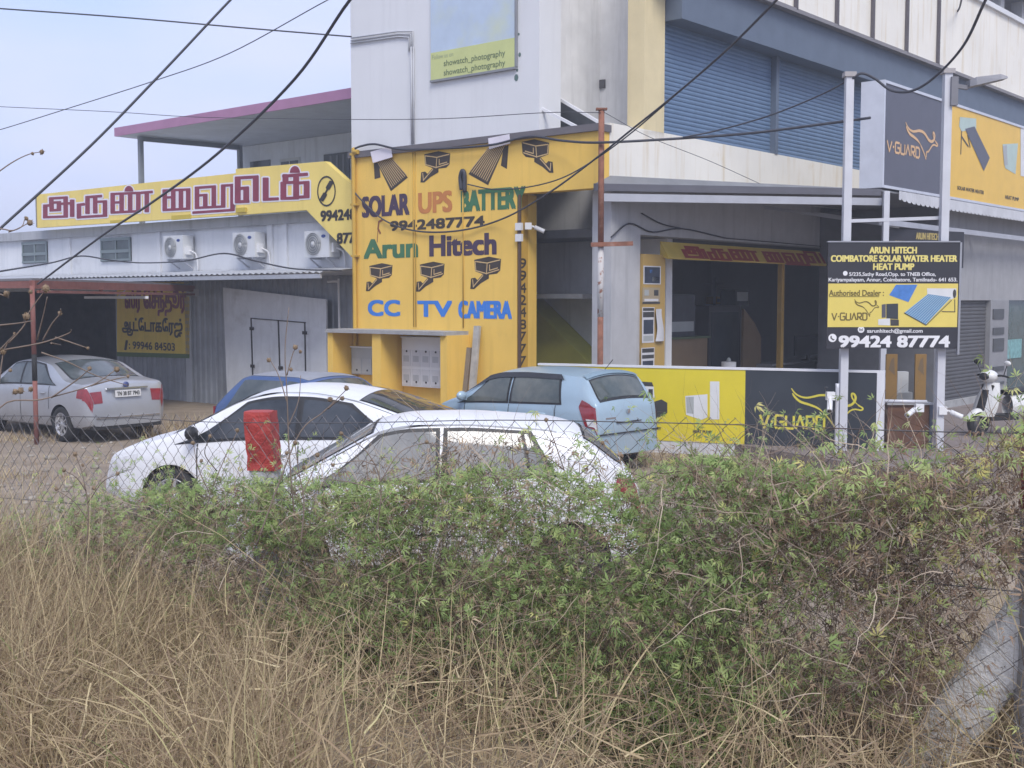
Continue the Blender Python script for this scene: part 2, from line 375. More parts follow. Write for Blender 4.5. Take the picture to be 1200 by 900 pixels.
# stair recess
m = MB()
m.box(ax0 + .3, axb - .35, 18.9, 19.1, 0, 13.6)                       # back wall of the stair
m.box(axj, axb - .27, VF + .302, 18.9, ztop - .45, ztop - .3)                   # upper landing
m.box(ax1 - .75, ax1 - .6, VF + .6, 18.9, ztop, 13.6); m.part('stair_wall', mat('stair_plaster', (.74, .74, .75), .8, var=.08, streak=.2), shop)
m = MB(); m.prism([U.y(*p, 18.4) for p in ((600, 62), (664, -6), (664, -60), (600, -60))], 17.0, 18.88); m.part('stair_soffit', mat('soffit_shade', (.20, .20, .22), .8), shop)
m = MB(); q0, q1 = U.y(608, 343, 18.3), U.y(706, 441, 18.3); m.prism([q0, (q0[0], 0), (q1[0], 0), q1], 18.3, 18.88); m.part('stair_side', mat('lime_paint', (.46, .44, .08), .7, var=.1), shop)
m = MB(); q0, q1 = U.y(600, 346, 18), U.y(698, 350, 18); m.box(q0[0], q1[0], 17.6, 18.88, q1[1], q0[1] + .02); m.part('shelf', CONC, shop)
m = MB()
p0 = U.w((0, 0, 0))
for (a, b, y) in (((604, 111), (686, 154), VF + .1), ((632, 102), (703, 144), VF + .75)):
    (xa, za), (xb, zb) = U.y(*a, y), U.y(*b, y); m.bar((xa, y, za), (xb, y, zb), .05)
m.part('hand_rail', mat('white_rail', (.7, .7, .72), .5), shop)
m = MB(); (xa, za), (xb, zb), (xc, zc), (xd, zd) = U.y(622, 99, VF + .9), U.y(702, 146, VF + .9), U.y(702, 170, VF + .9), U.y(622, 170, VF + .9)
m.prism([(xa, za), (xb, zb), (xc, zc), (xd, zd)], VF + .9, VF + .95); m.part('railing_panel', mat('dark_railing_sheet', (.06, .065, .075), .6, var=.3), shop)
m = MB()
for (a, b, c, d) in ((701, 93, 709, 104), (672, 112, 681, 127), (683, 112, 693, 127)):
    m = MB(); (xa, za), (xb, zb) = U.y(a, d, 18.88), U.y(c, b, 18.88); m.box(xa, xb, 18.86, 18.9, za, zb); m.part('vent_hole', mat('vent_grey', (.12, .12, .13), .8), shop)
# upper floor facing right: pilaster, shutters, hood, parapet  (frame V turned into frame U: x = -u, y = v)
def vb(m, v0, v1, u0, u1, z0, z1): return m.box(-u1, -u0, v0, v1, z0, z1)
vpl = V.y(755, 60, UF)[0]; vsh = V.y(779, 60, UF)[0]; vmu = V.y(910, 130, UF)[0]; vse = V.y(1016, 200, UF)[0]
zs0 = V.y(790, 158, UF)[1]; zs1 = V.y(790, 28, UF)[1]; zpb = 8.22; zpt = 10.35
m = MB(); vb(m, vpl, vsh, UF, UF + .35, zs0 - .15, 10); m.part('pilaster', CREAM, shop)
m = MB(); vb(m, VF + .285, 44, UF, UF + .25, 4.5, zs0); m.part('sill_wall', WHITE2, shop)
def slat_part(v0, v1, z0, z1, u, M_, name='shutter'):
    t = MB(); t.slats(v0, v1, z0, z1, u); q = MB(); q.add([(-y, x, z) for x, y, z in t.v], t.f); return q.part(name, M_, shop)
slat_part(vsh, vmu - .06, zs0, zs1 + .3, UF + .12, SHBLUE); slat_part(vmu + .06, vse + .4, zs0, zs1 + .3, UF + .12, SHBLUE); slat_part(vse + .8, 40, zs0, zs1 + .3, UF + .12, SHBLUE)
m = MB(); vb(m, vmu - .06, vmu + .06, UF - .02, UF + .2, zs0, zs1 + .3); m.part('shutter_guide', HOOD, shop); m = MB(); vb(m, vse + .4, vse + .8, UF - .02, UF + .2, zs0, zs1 + .3); m.part('shutter_guide', HOOD, shop)
m = MB(); vb(m, vsh + .02, 44, UF - .34, UF + .3, zs1, zpb); m.part('shutter_hood', HOOD, shop)
m = MB(); vb(m, vpl, 44, UF - .42, UF - .2, zpb + .08, zpt); vb(m, vpl, 44, UF - .2, UF + .3, zpb + .08, zpb + .3); m.part('parapet', WHITE2, shop)
m = MB(); vb(m, vpl, 44, UF - .5, UF - .15, zpt, zpt + .13); m.part('parapet_coping', WHITE, shop)
m = MB(); vb(m, vpl, 44, UF - .5, UF - .3, zpb, zpb + .08); m.part('drip_edge', mat('drip_edge_grey', (.22, .21, .22), .8), shop)
m = MB()
vv = []
for px, py in ((886, 15), (932, 20), (980, 30), (1022, 40), (1062, 45), (1099, 50)):
    v_, _ = V.y(px, py, UF - .45); vv.append(v_); vb(m, v_ - .035, v_ + .035, UF - .50, UF - .43, zpb + .05, zpt + .35)
vb(m, vv[0] - .03, vv[-1] + .03, UF - .505, UF - .435, zpt + .35, zpt + .42)
m.part('sign_frame', mat('dark_angle_iron', (.10, .09, .10), .7), shop)
m = MB(); m.box(ax1, axb - .3, VF + .3, 30, 12.6, 12.75); m.box(axb - .25, axb, vpl, 44, 10.0, 10.2); m.part('roof_slab', GREY, shop)
# ground floor facing right: column, shop front, room behind, front of the shuttered unit
vc0 = V.y(716, 330, UF)[0]; vc1 = V.y(750, 330, UF)[0]; vg0 = V.y(776, 360, UF)[0]; vg1 = V.y(1000, 400, UF)[0]
COLM = mat('column_plaster', (.44, .44, .455), .8, var=.08, streak=.25)
m = MB(); vb(m, vc0, vc1, UF, UF + .4, 0, 4.5); m.part('corner_column', COLM, shop)
zsg = 3.62
m = MB(); vb(m, vc1, vg1 + .3, UF + .01, UF + .3, zsg, 4.5); m.part('lintel', COLM, shop)
m = MB(); vb(m, vc1 + .01, 32, 18.0, 18.2, 0, 4.4); vb(m, 31.8, 32, UF + .3, 18, 0, 4.4)
m.part('shop_inner_wall', mat('shop_wall_paint', (.50, .54, .62), .8), shop)
m = MB(); vb(m, vc1, 32, UF + .3, 18, zsg, zsg + .15); m.part('shop_ceiling', DGREY, shop)
m = MB(); vb(m, vc1, 32, UF - .3, 18, .15, .206); m.part('shop_floor', mat('shop_floor_tile', (.2, .18, .16), .4), shop)
fp = V.y(918, 380, UF)[0]
m = MB(); vb(m, fp - .06, fp + .06, UF + .02, UF + .12, .2, zsg - .3); m.part('door_post', OCHRE, shop)
vq = 24.6; UR = 9.4
m = MB(); vb(m, vq - .15, vq, UR, UF - .002, 0, 4.4); m.part('side_wall', DGREY, shop)
v0s = V.y(1103, 400, UR)[0]; v1s = V.y(1159, 400, UR)[0]; zr0 = V.y(1130, 484, UR)[1]; zr1 = V.y(1130, 352, UR)[1]
m = MB(); vb(m, vq, v0s - .03, UR, UR + .2, .2, 4.4); vb(m, v0s - .03, 40, UR, UR + .2, zr1, 4.4); vb(m, 32.5, 40, UR, UR + .2, .2, zr1); m.part('unit_wall', GREY, shop)
slat_part(v0s, v1s, .2, zr1, UR + .1, SHDARK)
v2s = V.y(1180, 400, UR)[0]
m = MB(); vb(m, v1s, v2s, UR - .02, UR + .15, .2, zr1 + .002); m.part('unit_pillar', mat('steel_grey_cladding', (.26, .26, .27), .5, var=.1), shop)
for py, h in ((368, 12), (388, 9), (404, 16), (432, 7), (449, 5), (465, 5)):
    m = MB(); (va, za), (vb_, zb_) = V.y(1163, py + h / 2, UR - .02), V.y(1176, py - h / 2, UR - .02); vb(m, va, vb_, UR - .04, UR - .021, za, zb_); m.part('control_plate', mat('plate_dark', (.07, .075, .08), .5), shop)
m = MB(); vb(m, v2s, 32.5, UR + .08, UR + .12, .2, zr1); m.part('unit_glass', glass_mat('teal_glass', (.06, .10, .10), (.10, .13, .13)), shop)
m = MB()
(va, za), (vb_, zb_) = V.y(1176, 421, UR + .07), V.y(1197, 397, UR + .07); vb(m, va, vb_, UR + .06, UR + .078, za, zb_)
m.part('window_sticker', mat('sticker_cyan', (.18, .36, .36), .5, var=.3, vs=9), shop)
m = MB(); vb(m, v0s, 32, UR - .1, UR, .2, .34); m.part('door_step', CONC, shop)
# conduits on the front
m = MB()
for d in (0, .05, .1):
    pts = [(U.y(413, 45, VF)[0] - d * .2, VF - .03, U.y(413, 45, VF)[1] - d), (U.y(468, 37, VF)[0], VF - .03, U.y(468, 37, VF)[1] - d), (U.y(485, 37, VF)[0] - d, VF - .03, U.y(485, 37, VF)[1] - d), (U.y(485, 60, VF)[0] - d, VF - .03, U.y(485, 60, VF)[1])]
    m.tube(pts, .014, 6)
x_, _ = U.y(485, 100, VF); m.tube([(x_ - .03, VF - .03, U.y(485, 55, VF)[1]), (x_ - .03, VF - .03, ztop + .02)], .022, 6); m.tube([(x_ + .02, VF - .03, U.y(485, 55, VF)[1]), (x_ + .02, VF - .03, ztop + .02)], .014, 6)
m.part('wall_conduit', mat('conduit_grey', (.42, .43, .46), .6), shop)
m = MB(); yw = mat('yellow_pipe_paint', (.52, .33, .055), .6, var=.12)
zb_ = U.y(485, 383, VF)[1]
for d in (-.03, .03): m.tube([(x_ + d, VF - .012, ztop - .13), (x_ + d, VF - .012, zb_)], .010, 6)
x2, z2 = U.y(543, 216, VF); m.tube([(x2, VF - .014, z2), (x2, VF - .014, zb_)], .013, 6)
x3 = ax0 + .12; m.tube(spline([(x3, VF - .06, .3), (x3, VF - .06, 2.5), (x3, VF - .06, ztop - .2), (x3 + .05, VF - .08, ztop - .02), (x3 + .18, VF - .1, ztop - .02)]), .045, 8)
for px in (181, 240, 300): zz = U.y(418, px, VF)[1]; m.box(x3 - .07, x3 + .1, VF - .1, VF - .005, zz - .02, zz + .02)
m.part('yellow_pipe', yw, shop)
m = MB(); m.tube(spline([(x2 - .02, VF - .03, z2 - .1), (x2 - .04, VF - .04, z2 + .12), (x2 + .02, VF - .05, z2 + .24), (x2 + .07, VF - .04, z2 + .16), (x2 + .06, VF - .03, z2 - .15)]), .04, 7); m.part('cable_bend', CABLE, shop)
m = MB(); xg = U.y(611, 300, VF)[0]; m.box(xg - .05, xg, VF - .03, VF, 0, zl - .02); m.part('dark_trunking', mat('dark_trunking', (.10, .06, .04), .7), shop)

# painted lettering and pictures on the yellow wall
def tb(m, body, a, b, bold, y=VF - .006, fr=U):   # text between the pixel of its lower left and of its upper right corner
    (x0, z0), (x1, z1) = fr.y(*a, y), fr.y(*b, y); return m.text(body, x0, x1, z0, z1, y, bold)
def tbm(m, body, xl, xr, ym, hpx, bold, y=VF - .006, fr=U):  # left/right pixel, pixel of the middle at each end, height in px at the left
    (x0, zl0), (x1, zr0) = fr.y(xl, ym[0], y), fr.y(xr, ym[1], y); h = fr.y(xl, ym[0] - hpx, y)[1] - zl0; zm = (zl0 + zr0) / 2
    return m.text(body, x0, x1, zm - h / 2, zm + h / 2, y, bold)
def wl(body, xl, xr, ym, h, bold, M_, lab=None): tbm(MB(), body, xl, xr, ym, h, bold).part('painted_word', M_, shop) if False else None
for body, xl, xr, ym, h, bold, M_ in (
        ('SOLAR', 424, 480, (242, 240), 25, .13, PURP), ('UPS', 490, 530, (238, 236), 25, .12, ORANGEP), ('BATTERY', 540, 616, (235, 232), 25, .14, GREENP),
        ('9942487774', 457, 568, (264, 260), 12, .16, CCTVP), ('Arun', 426, 490, (291, 291), 23, .15, GREENP), ('Hitech', 503, 582, (287, 287), 25, .14, PURP),
        ('CC', 431, 469, (361, 361), 19, .14, BLUEP), ('TV', 489, 530, (362, 362), 19, .16, BLUEP), ('CAMERA', 537, 600, (363, 363), 21, .14, BLUEP)):
    m = MB(); tbm(m, body, xl, xr, ym, h, bold); m.part('painted_word', M_, shop)
m = MB(); m.stroke([U.y(px, py, VF - .006) for px, py in ((449, 257), (444, 260), (443, 268), (446, 274))], .045, VF - .006); m.stroke([U.y(px, py, VF - .006) for px, py in ((443, 268), (442, 284))], .02, VF - .006); m.part('phone_mark', mat('brown_paint', (.26, .09, .03), .6), shop)
# number down the jamb of the wall
m = MB(); digs = '994248777'
for i, ch in enumerate(digs):
    py = 309 + i * 14.2; (y0, z0), (y1, z1) = U.x(612, py + 6, axj), U.x(624, py - 6, axj)
    t = MB(); t.text(ch, 0, 1, z0, z1, 0, .1); q = [(axj + .004 - yy * 1.0, VF + .06 + x * .19, z) for x, yy, z in t.v]; m.add(q, t.f)
m.part('painted_number', CCTVP, shop)
jb = MB(); jb.box(axj - .002, axj + .002, VF, VF + .3, 0, zl); jb.part('jamb', mat('jamb_ochre', (.55, .33, .05), .7, var=.08), shop)
# painted cameras: dark faces parted by light lines
LINE = mat('tan_line_paint', (.60, .42, .20), .6)
def cam_icon(cx, cy, s, flip):
    f = -1 if flip else 1
    def P(pts, y): return [(q[0], y, q[1]) for q in (U.y(cx + f * x * s, cy + yy * s, y) for x, yy in pts)]
    y = VF - .005; d = MB()
    d.poly(P([(-16, -9), (2, -13), (17, -10), (16, 4), (12, 8), (-2, 10), (-15, 5)], y))
    d.poly(P([(-6, 9), (2, 9), (2, 14), (-8, 20), (-16, 27), (-21, 27), (-20, 14), (-15, 13), (-12, 16)], y - .0008))
    d.part('painted_camera', CCTVP, shop)
    l = MB()
    for pts in ([(-15, -7), (0, -5), (16, -9)], [(0, -5), (-1, 9)], [(-15, 4), (-1, 8), (15, 3)], [(-15, -7), (-14, 4)], [(-5, 10), (-12, 18), (-17, 24)], [(-18, 15), (-17, 25)], [(3, -3), (3, 4), (13, 1)]):
        l.stroke([U.y(cx + f * x * s, cy + yy * s, y) for x, yy in pts], .018, y - .002)
    l.part('camera_outline', LINE, shop)
cam_icon(512, 189, .92, False); cam_icon(628, 176, .98, True); cam_icon(446, 319, .82, False); cam_icon(506, 318, .88, False); cam_icon(571, 313, .95, False)
def heater_icon(tank, panel, leg):
    y = VF - .005; yt = VF - .078; m = MB(); m.poly([(q[0], yt, q[1]) for q in (U.y(*p, yt) for p in tank)]); m.part('painted_tank', WPAINT, shop)
    m = MB(); m.poly([(q[0], y - .001, q[1]) for q in (U.y(*p, y) for p in panel)]); m.part('painted_panel', CCTVP, shop)
    l = MB(); (a, b, c, d) = [U.y(*p, y) for p in panel]
    for i in range(10):
        t = (i + .5) / 10; l.stroke([(a[0] + (b[0] - a[0]) * t, a[1] + (b[1] - a[1]) * t), (d[0] + (c[0] - d[0]) * (t * .96 + .02), d[1] + (c[1] - d[1]) * t + .06)], .016, y - .002)
    l.part('panel_tube', LINE, shop)
    m = MB(); m.poly([(q[0], y - .0005, q[1]) for q in (U.y(*p, y) for p in leg)]); m.part('painted_leg', CCTVP, shop)
heater_icon([(434, 178), (458, 171), (460, 184), (437, 191)], [(441, 189), (458, 183), (478, 208), (458, 224)], [(438, 191), (444, 190), (446, 208), (439, 210)])
heater_icon([(572, 162), (597, 157), (598, 168), (573, 175)], [(571, 174), (593, 169), (572, 217), (549, 204)], [(590, 172), (596, 170), (594, 198), (587, 194)])

# electricity meter shelter under the yellow wall
ms = thing('meter_shelter', 'yellow meter shelter with grey slab roof under the painted wall', 'meter shelter', U, (-16.5, VF - .6, 0))
a0 = U.y(383, 388, VF - .62)[0]; a1 = U.y(522, 391, VF - .62)[0]; zt = U.y(450, 387, VF - .62)[1]
m = MB(); m.box(a0, a1, VF - .66, VF - .004, zt - .07, zt); m.part('slab', CONC, ms)
fins = [(384, 390), (436, 446), (516, 524)]
for l, r in fins:
    xa = U.y(l, 410, VF - .6)[0]; xb = U.y(r, 410, VF - .6)[0]; m = MB(); m.box(xa, xb, VF - .6, VF - .004, 0, zt - .07); m.part('side_wall', YEL, ms)
def meter(px0, py0, px1, py1, cols, rows):
    (xa, za), (xb, zb) = U.y(px0, py1, VF - .12), U.y(px1, py0, VF - .12)
    o = thing('meter_box', 'white electricity meter board covered in paper sheets' if cols > 2 else 'grey metal meter box at the left end of the shelter', 'meter box', U, ((xa + xb) / 2, VF - .1, za))
    c = MB(); c.box(xa, xb, VF - .14, VF - .005, za, zb); c.part('case', PLAST if cols > 2 else mat('meter_grey', (.38, .40, .41), .5), o)
    w = (xb - xa) / cols; h = (zb - za) / (rows + .55)
    for i in range(cols):
        for j in range(rows):
            q = MB(); q.box(xa + w * (i + .06), xa + w * (i + .94), VF - .148, VF - .141, za + h * (j + .06), za + h * (j + .92)); q.part('sheet' if cols > 2 else 'meter_door', PAPER if cols > 2 else mat('meter_door_grey', (.42, .44, .45), .5), o)
            if cols > 2:
                q = MB(); q.box(xa + w * (i + .2), xa + w * (i + .8), VF - .1495, VF - .1485, za + h * (j + .3), za + h * (j + .62)); q.part('print_block', mat('print_grey', (.42, .43, .45), .7), o)
            q = MB(); q.lathe([(0, VF - .156), (.02, VF - .156), (.02, VF - .148)], (xa + w * (i + .55), 0, za + h * (j + (.25 if j == 0 else .85))), n=8); q.part('seal', BLACK, o)
    c = MB(); c.box(xa - .02, xb + .02, VF - .16, VF - .005, zb, zb + .025); c.part('lid', PLAST, o)
meter(472, 397, 517, 452, 4, 2); meter(413, 408, 437, 438, 2, 1)
m = MB(); (xa, za), (xb, zb) = U.y(549, 462, VF - .35), U.y(560, 382, VF - .04); m.bar((xa, VF - .35, 0), (xb, VF - .05, zb), .14, .05)
m.top('plank', mat('weathered_plank', (.36, .35, .33), .85, var=.2, vs=6, streak=.3), 'weathered grey plank leaning on yellow wall beside meter shelter', 'plank', U, ((xa + xb) / 2, VF - .2, 0))
m = MB(); xa = U.y(543, 440, VF - .2)[0]; m.bar((xa, VF - .3, 0), (xa + .02, VF - .06, 1.6), .12, .04)
m.top('board_offcut', mat('dark_plank', (.2, .17, .14), .85, var=.2), 'short dark board leaning left of the pale plank', 'board', U, (xa, VF - .2, 0))

# ------------------------------------------------------------------ garage building on the left with tin awning, corrugated cladding and dark bay
VG = 17.0
gar = thing('garage_building', 'low white garage building with corrugated cladding and a dark open bay', 'building', U, (-26, VG, 0))
gx1 = ax0 - .02; gx0 = U.y(0, 300, VG)[0] - 6
zaw = U.y(330, 321, VG)[1]
bay0, bay1 = gx0, U.y(137, 400, VG)[0]
zsb = 4.2
m = MB(); m.box(gx0, gx1, VG, VG + .25, zaw - .35, zsb); m.box(bay1, gx1, VG, VG + .25, 0, zaw - .35); m.box(gx0, gx1, VG + .25, 24, zsb - .2, zsb - .002)
m.part('front_wall', LWALL, gar)
m = MB(); m.box(gx0, gx1, VG - .12, VG, zsb - .05, zsb + .18); m.part('roof_ledge', mat('ledge_grey', (.36, .37, .39), .8, streak=.35), gar)
m = MB()
for px in (82, 187, 318, 335): 
    x_, _ = U.y(px, 300, VG); m.box(x_ - .09, x_ + .09, VG - .05, VG - .001, zaw, zsb - .05)
m.part('wall_rib', LWALL, gar)
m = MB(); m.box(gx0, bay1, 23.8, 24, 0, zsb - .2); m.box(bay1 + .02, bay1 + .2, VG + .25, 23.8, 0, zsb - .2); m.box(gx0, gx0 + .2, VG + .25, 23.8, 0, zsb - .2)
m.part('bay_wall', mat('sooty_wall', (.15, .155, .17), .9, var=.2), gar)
def window(px0, px1, py0, py1):
    (xa, za), (xb, zb) = U.y(px0, py1, VG), U.y(px1, py0, VG); f = MB()
    f.box(xa, xb, VG - .02, VG - .001, za, zb); fr = f.part('window', DARK, gar)
    p = MB(); p.box(xa + .05, xb - .05, VG - .03, VG - .021, za + .05, zb - .05); p.part('pane', WIN, fr)
    s_ = MB(); h = (zb - za)
    for t in (.02, .42, .94): s_.box(xa, xb, VG - .06, VG - .022, za + h * t - .03 * (t > .1), za + h * t + .05)
    for t in (.0, .5, .96): s_.box(xa + (xb - xa) * t, xa + (xb - xa) * t + .05, VG - .052, VG - .022, za, zb)
    s_.part('sash', mat('window_frame_grey', (.19, .23, .24), .6), fr)
window(28, 56, 283, 309); window(120, 154, 278, 307)
# corrugated cladding under the awning
cx0 = U.y(222, 400, VG)[0]
m = MB(); m.corr(bay1, gx1 - .06, 0, zaw - .06, VG - .02, .21, .035); m.part('cladding', GALV, gar)
m = MB(); m.box(cx0 - .02, cx0 + .22, VG - .10, VG - .06, 0, zaw - .05); m.part('corner_flashing', mat('bright_zinc', (.42, .44, .47), .45, .3, streak=.3), gar)
# awning sheet over the whole front, canopy over the bay with a red beam to the post
VA = 15.5; aw0 = gx0; aw1 = gx1 - .05; za1 = U.y(330, 321, VA)[1]
m = MB(); pitch = .19; n = int((aw1 - aw0) / pitch)
vs = []; fs = []
for i in range(n + 1):
    x = aw0 + (aw1 - aw0) * i / n
    for dz, dx in ((0, 0), (.035, .07)):
        for y, z in ((VA, za1), (VG - .04, zaw + .08)): vs.append((x + dx, y, z + dz))
k = len(vs) // 2
fs = [(2 * i, 2 * i + 2, 2 * i + 3, 2 * i + 1) for i in range(k - 1)]
m.add(vs, fs); m.part('awning_sheet', TIN, gar)
m = MB(); m.box(aw0, aw1, VA, VA + .05, za1 - .10, za1 - .015); m.part('awning_edge', mat('edge_zinc', (.40, .42, .46), .5, .2), gar)
pf = at(43, 522, 20.4); pu = U.l((pf.x, pf.y, 0)); zpst = 2.72
bx, _ = U.y(228, 336, VG - .25)
cp = [(bx, VG - .3), (pu.x, pu.y), (gx0, pu.y), (gx0, VG - .3)]
m = MB(); m.prismz(cp, zpst + .09, zpst + .13); m.part('canopy_sheet', mat('canopy_sheet', (.20, .20, .21), .6, .2, var=.15), gar)
m = MB(); m.bar((pu.x, pu.y, zpst + .02), (bx, VG - .3, zpst + .02), .10, .14); m.bar((pu.x, pu.y, zpst + .02), (gx0, pu.y, zpst + .02), .08, .12); m.bar((pu.x, pu.y + .1, zpst - .1), (bx, VG - .22, zpst - .12), .05, .05)
for t in (.35, .7): a_ = Vector((pu.x, pu.y, zpst)).lerp(Vector((bx, VG - .3, zpst)), t); m.bar((a_.x, a_.y, zpst - .12), (a_.x, a_.y, zpst + .02), .05)
m.part('canopy_beam', REDOX, gar)
m = MB(); m.box(bx - .08, bx + .1, VG - .42, VG - .2, zpst - .16, zpst + .0); m.part('beam_bracket', mat('bracket_grey', (.4, .38, .37), .7), gar)
m = MB(); m.tube([(pu.x, pu.y, 0), (pu.x, pu.y, 1.1)], .042, 10); m.tube([(pu.x, pu.y, 1.55), (pu.x, pu.y, zpst)], .042, 10); pst = m.part('canopy_post', REDOX, gar)
m = MB(); m.tube([(pu.x, pu.y, 1.1), (pu.x, pu.y, 1.55)], .045, 10); m.part('bare_band', RUBBER, gar)
# downpipe
m = MB(); (x_, z_), (x2_, _) = U.y(399, 330, VG - .15), U.y(400, 384, VG - .15); m.tube(spline([(x_ - .35, VG - .2, z_), (x_ - .03, VG - .2, z_), (x_, VG - .2, z_ - .08), (x2_, VG - .2, 1.2), (x2_, VG - .2, 0)]), .025, 7); m.part('downpipe', PLAST, gar)
# tube light
tl = thing('tube_light', 'white tube lamp hanging from the red canopy beam', 'tube light', U, (pu.x, pu.y, 2))
(xa, za), (xb, zb) = U.y(100, 349, 14.2), U.y(172, 348, 14.2)
m = MB(); m.box(xa, xb, 14.17, 14.24, za - .02, za + .035); m.part('batten', mat('lamp_white', (.75, .75, .78), .4), tl)
m = MB(); m.bar(((xa * .45 + xb * .55), 14.2, za + .03), ((xa * .4 + xb * .6), 14.3, zpst - .04), .02); m.part('hanger', STEEL, tl)
# leaning pale sheet gate in front of the cladding
gt = thing('sheet_gate', 'pale grey sheet metal gate leaning against the corrugated cladding', 'gate', U, (-19.5, VG - .3, 0))
pts = [U.y(*p, VG - .3) for p in ((268, 490), (384, 490), (383, 351), (262, 337))]
m = MB(); m.prism(pts, VG - .32, VG - .28); m.part('panel', mat('gate_sheet', (.62, .64, .67), .6, .1, streak=.2, dirt=(.40, .40, .40)), gt)
m = MB()
for a, b in (((294, 373), (296, 440)), ((294, 373), (358, 378)), ((326, 376), (328, 440)), ((357, 378), (358, 440))):
    (xa, za), (xb, zb) = U.y(*a, VG - .33), U.y(*b, VG - .33); m.bar((xa, VG - .325, za), (xb, VG - .325, zb), .035, .02)
m.part('wicket_gap', BLACK, gt)
m = MB()
for a in ((295, 385), (296, 429), (329, 431), (357, 390)): (xa, za) = U.y(*a, VG - .34); m.box(xa - .06, xa + .06, VG - .36, VG - .33, za - .035, za + .035)
m.part('hinge', BLACK, gt)

# room with mauve roof edge above the garage
rr = thing('rooftop_room', 'grey rooftop room with sloping mauve edged roof on thin posts', 'rooftop room', U, (-20, 18, zsb))
VR = 17.4
e0 = U.y(137, 150, VR); e1 = (ax0 - .02, U.y(412, 110, VR)[1])
zr_ = (e0[1] + e1[1]) / 2
m = MB(); m.prismz([(e0[0], VR), (e1[0], VR), (e1[0], 23), (e0[0], 23)], zr_ - .16, zr_ - .10); m.part('roof', mat('roof_underside', (.42, .44, .47), .7, var=.1), rr)
m = MB(); m.box(e0[0], e1[0], VR - .05, VR, zr_ - .16, zr_ + .06); m.box(e0[0] - .05, e0[0], VR - .05, 23, zr_ - .16, zr_ + .06); m.part('roof_edge', PINK, rr)
m = MB()
for px, y in ((165, VR + .3), (281, 20.5)):
    x_, _ = U.y(px, 180, y); m.bar((x_, y, zsb), (x_, y, zr_ - .18), .11)
m.part('post', mat('steel_post_grey', (.22, .24, .27), .6), rr)
x_, _ = U.y(165, 180, VR + .3); x2_, _ = U.y(281, 180, 20.5)
m = MB(); m.bar((x_, VR + .3, zr_ - .24), (x2_, 20.5, zr_ - .24), .1, .12); m.part('roof_beam', mat('beam_grey', (.16, .18, .2), .6), rr)
xw, _ = U.y(284, 180, 20.8)
m = MB(); m.box(xw, ax0 - .03, 20.8, 21, zsb, zr_ - .17); m.box(xw, xw + .2, 21, 23, zsb, zr_ - .17); m.part('room_wall', mat('room_wall_paint', (.58, .61, .64), .8, streak=.2), rr)
m = MB(); (xa, za), (xb, zb) = U.y(294, 215, 20.8), U.y(317, 187, 20.8); m.box(xa, xb, 20.78, 20.8, za, zb); m.part('window', mat('dark_pane', (.05, .06, .065), .2), rr)
m = MB(); (xa, za), (xb, zb) = U.y(329, 215, 20.8), U.y(352, 184, 20.8); m.box(xa, xb, 20.77, 20.8, za, zb); q = m.part('window', mat('grille_white', (.5, .52, .52), .6), rr)
m = MB(); m.box(xa + .06, (xa + xb) / 2 - .03, 20.76, 20.769, za + .05, zb - .08); m.box((xa + xb) / 2 + .03, xb - .06, 20.76, 20.769, za + .05, zb - .08); m.part('pane', mat('dark_pane', (.05, .06, .065), .2), q)
m = MB(); (xa, za), (xb, zb) = U.y(381, 215, 20.8), U.y(410, 178, 20.8); m.box(xa, xb, 20.76, 20.8, zsb, zb); q = m.part('door', mat('dark_door', (.10, .11, .12), .6), rr)
m = MB()
for t in (.25, .5, .75): m.box(xa + (xb - xa) * t, xa + (xb - xa) * t + .08, 20.75, 20.759, zsb, zb - .05)
m.part('curtain_fold', mat('curtain_grey', (.2, .21, .22), .8), q)

# ------------------------------------------------------------------ tin awning round the shop corner on its posts
awn = thing('tin_awning', 'grey tin awning with steel posts over the shop front', 'awning', W, (4, 20.5, 0))
A1 = at(690, 215, 20.0); A1 = U.w((U.l(A1).x, VF - .12, A1.z)); A2 = at(1032, 222, 21.55)
UB = V.l(A2).y; VS = V.l(A2).x
A3 = V.w((42, UB, A2.z)); 
zb_ = A1.z + .12
B1 = V.w((VF + .3, UF - .01, zb_ + .05)); B3 = V.w((42, UF - .01, zb_ + .1))
m = MB(); pts = [A1, A2, A3, B3, B1]
m.add([(p.x, p.y, p.z) for p in pts] + [(p.x, p.y, p.z - .03) for p in pts], [(0, 1, 2, 3, 4), (9, 8, 7, 6, 5), (0, 5, 6, 1), (1, 6, 7, 2)])
m.part('roof_sheet', mat('awning_sheet_grey', (.20, .205, .215), .6, .2, var=.15), awn)
m = MB(); m.bar(A1 - Vector((0, 0, .05)), A2 - Vector((0, 0, .05)), .05, .12); m.part('fascia', mat('fascia_dark', (.11, .11, .13), .6), awn)
m = MB(); dz = Vector((0, 0, .22)); m.bar(A1 - dz + (A2 - A1) * .02, A2 - dz, .09, .13)
D3 = V.w((34, UB + .1, A2.z - .22)); m.bar(A2 - dz + Vector((.05, .1, -.35)), D3 + Vector((0, 0, -.35)), .08, .1)
for v_ in (VS + 1.2, VS + 3.4, VS + 5.6): p = V.w((v_, UB + .15, A2.z - .6)); q = V.w((v_, UF - .05, A2.z - .1)); m.bar(p, q, .06)
m.part('frame_tube', mat('awning_tube', (.42, .43, .47), .5, .2), awn)
m = MB(); cs = 60; vs = []
for i in range(cs * 4 + 1):
    v_ = VS + .7 + (34 - VS) * i / (cs * 4); p = V.w((v_, UB - .05 - .02 * math.sin(i * math.pi / 2), 0)); vs += [(p.x, p.y, A2.z + .02), (p.x, p.y, A2.z - .16 - .04 * (i % 4 in (0, 1)) - .06 * math.exp(-((v_ - VS - .7) / .5)) * -1)]
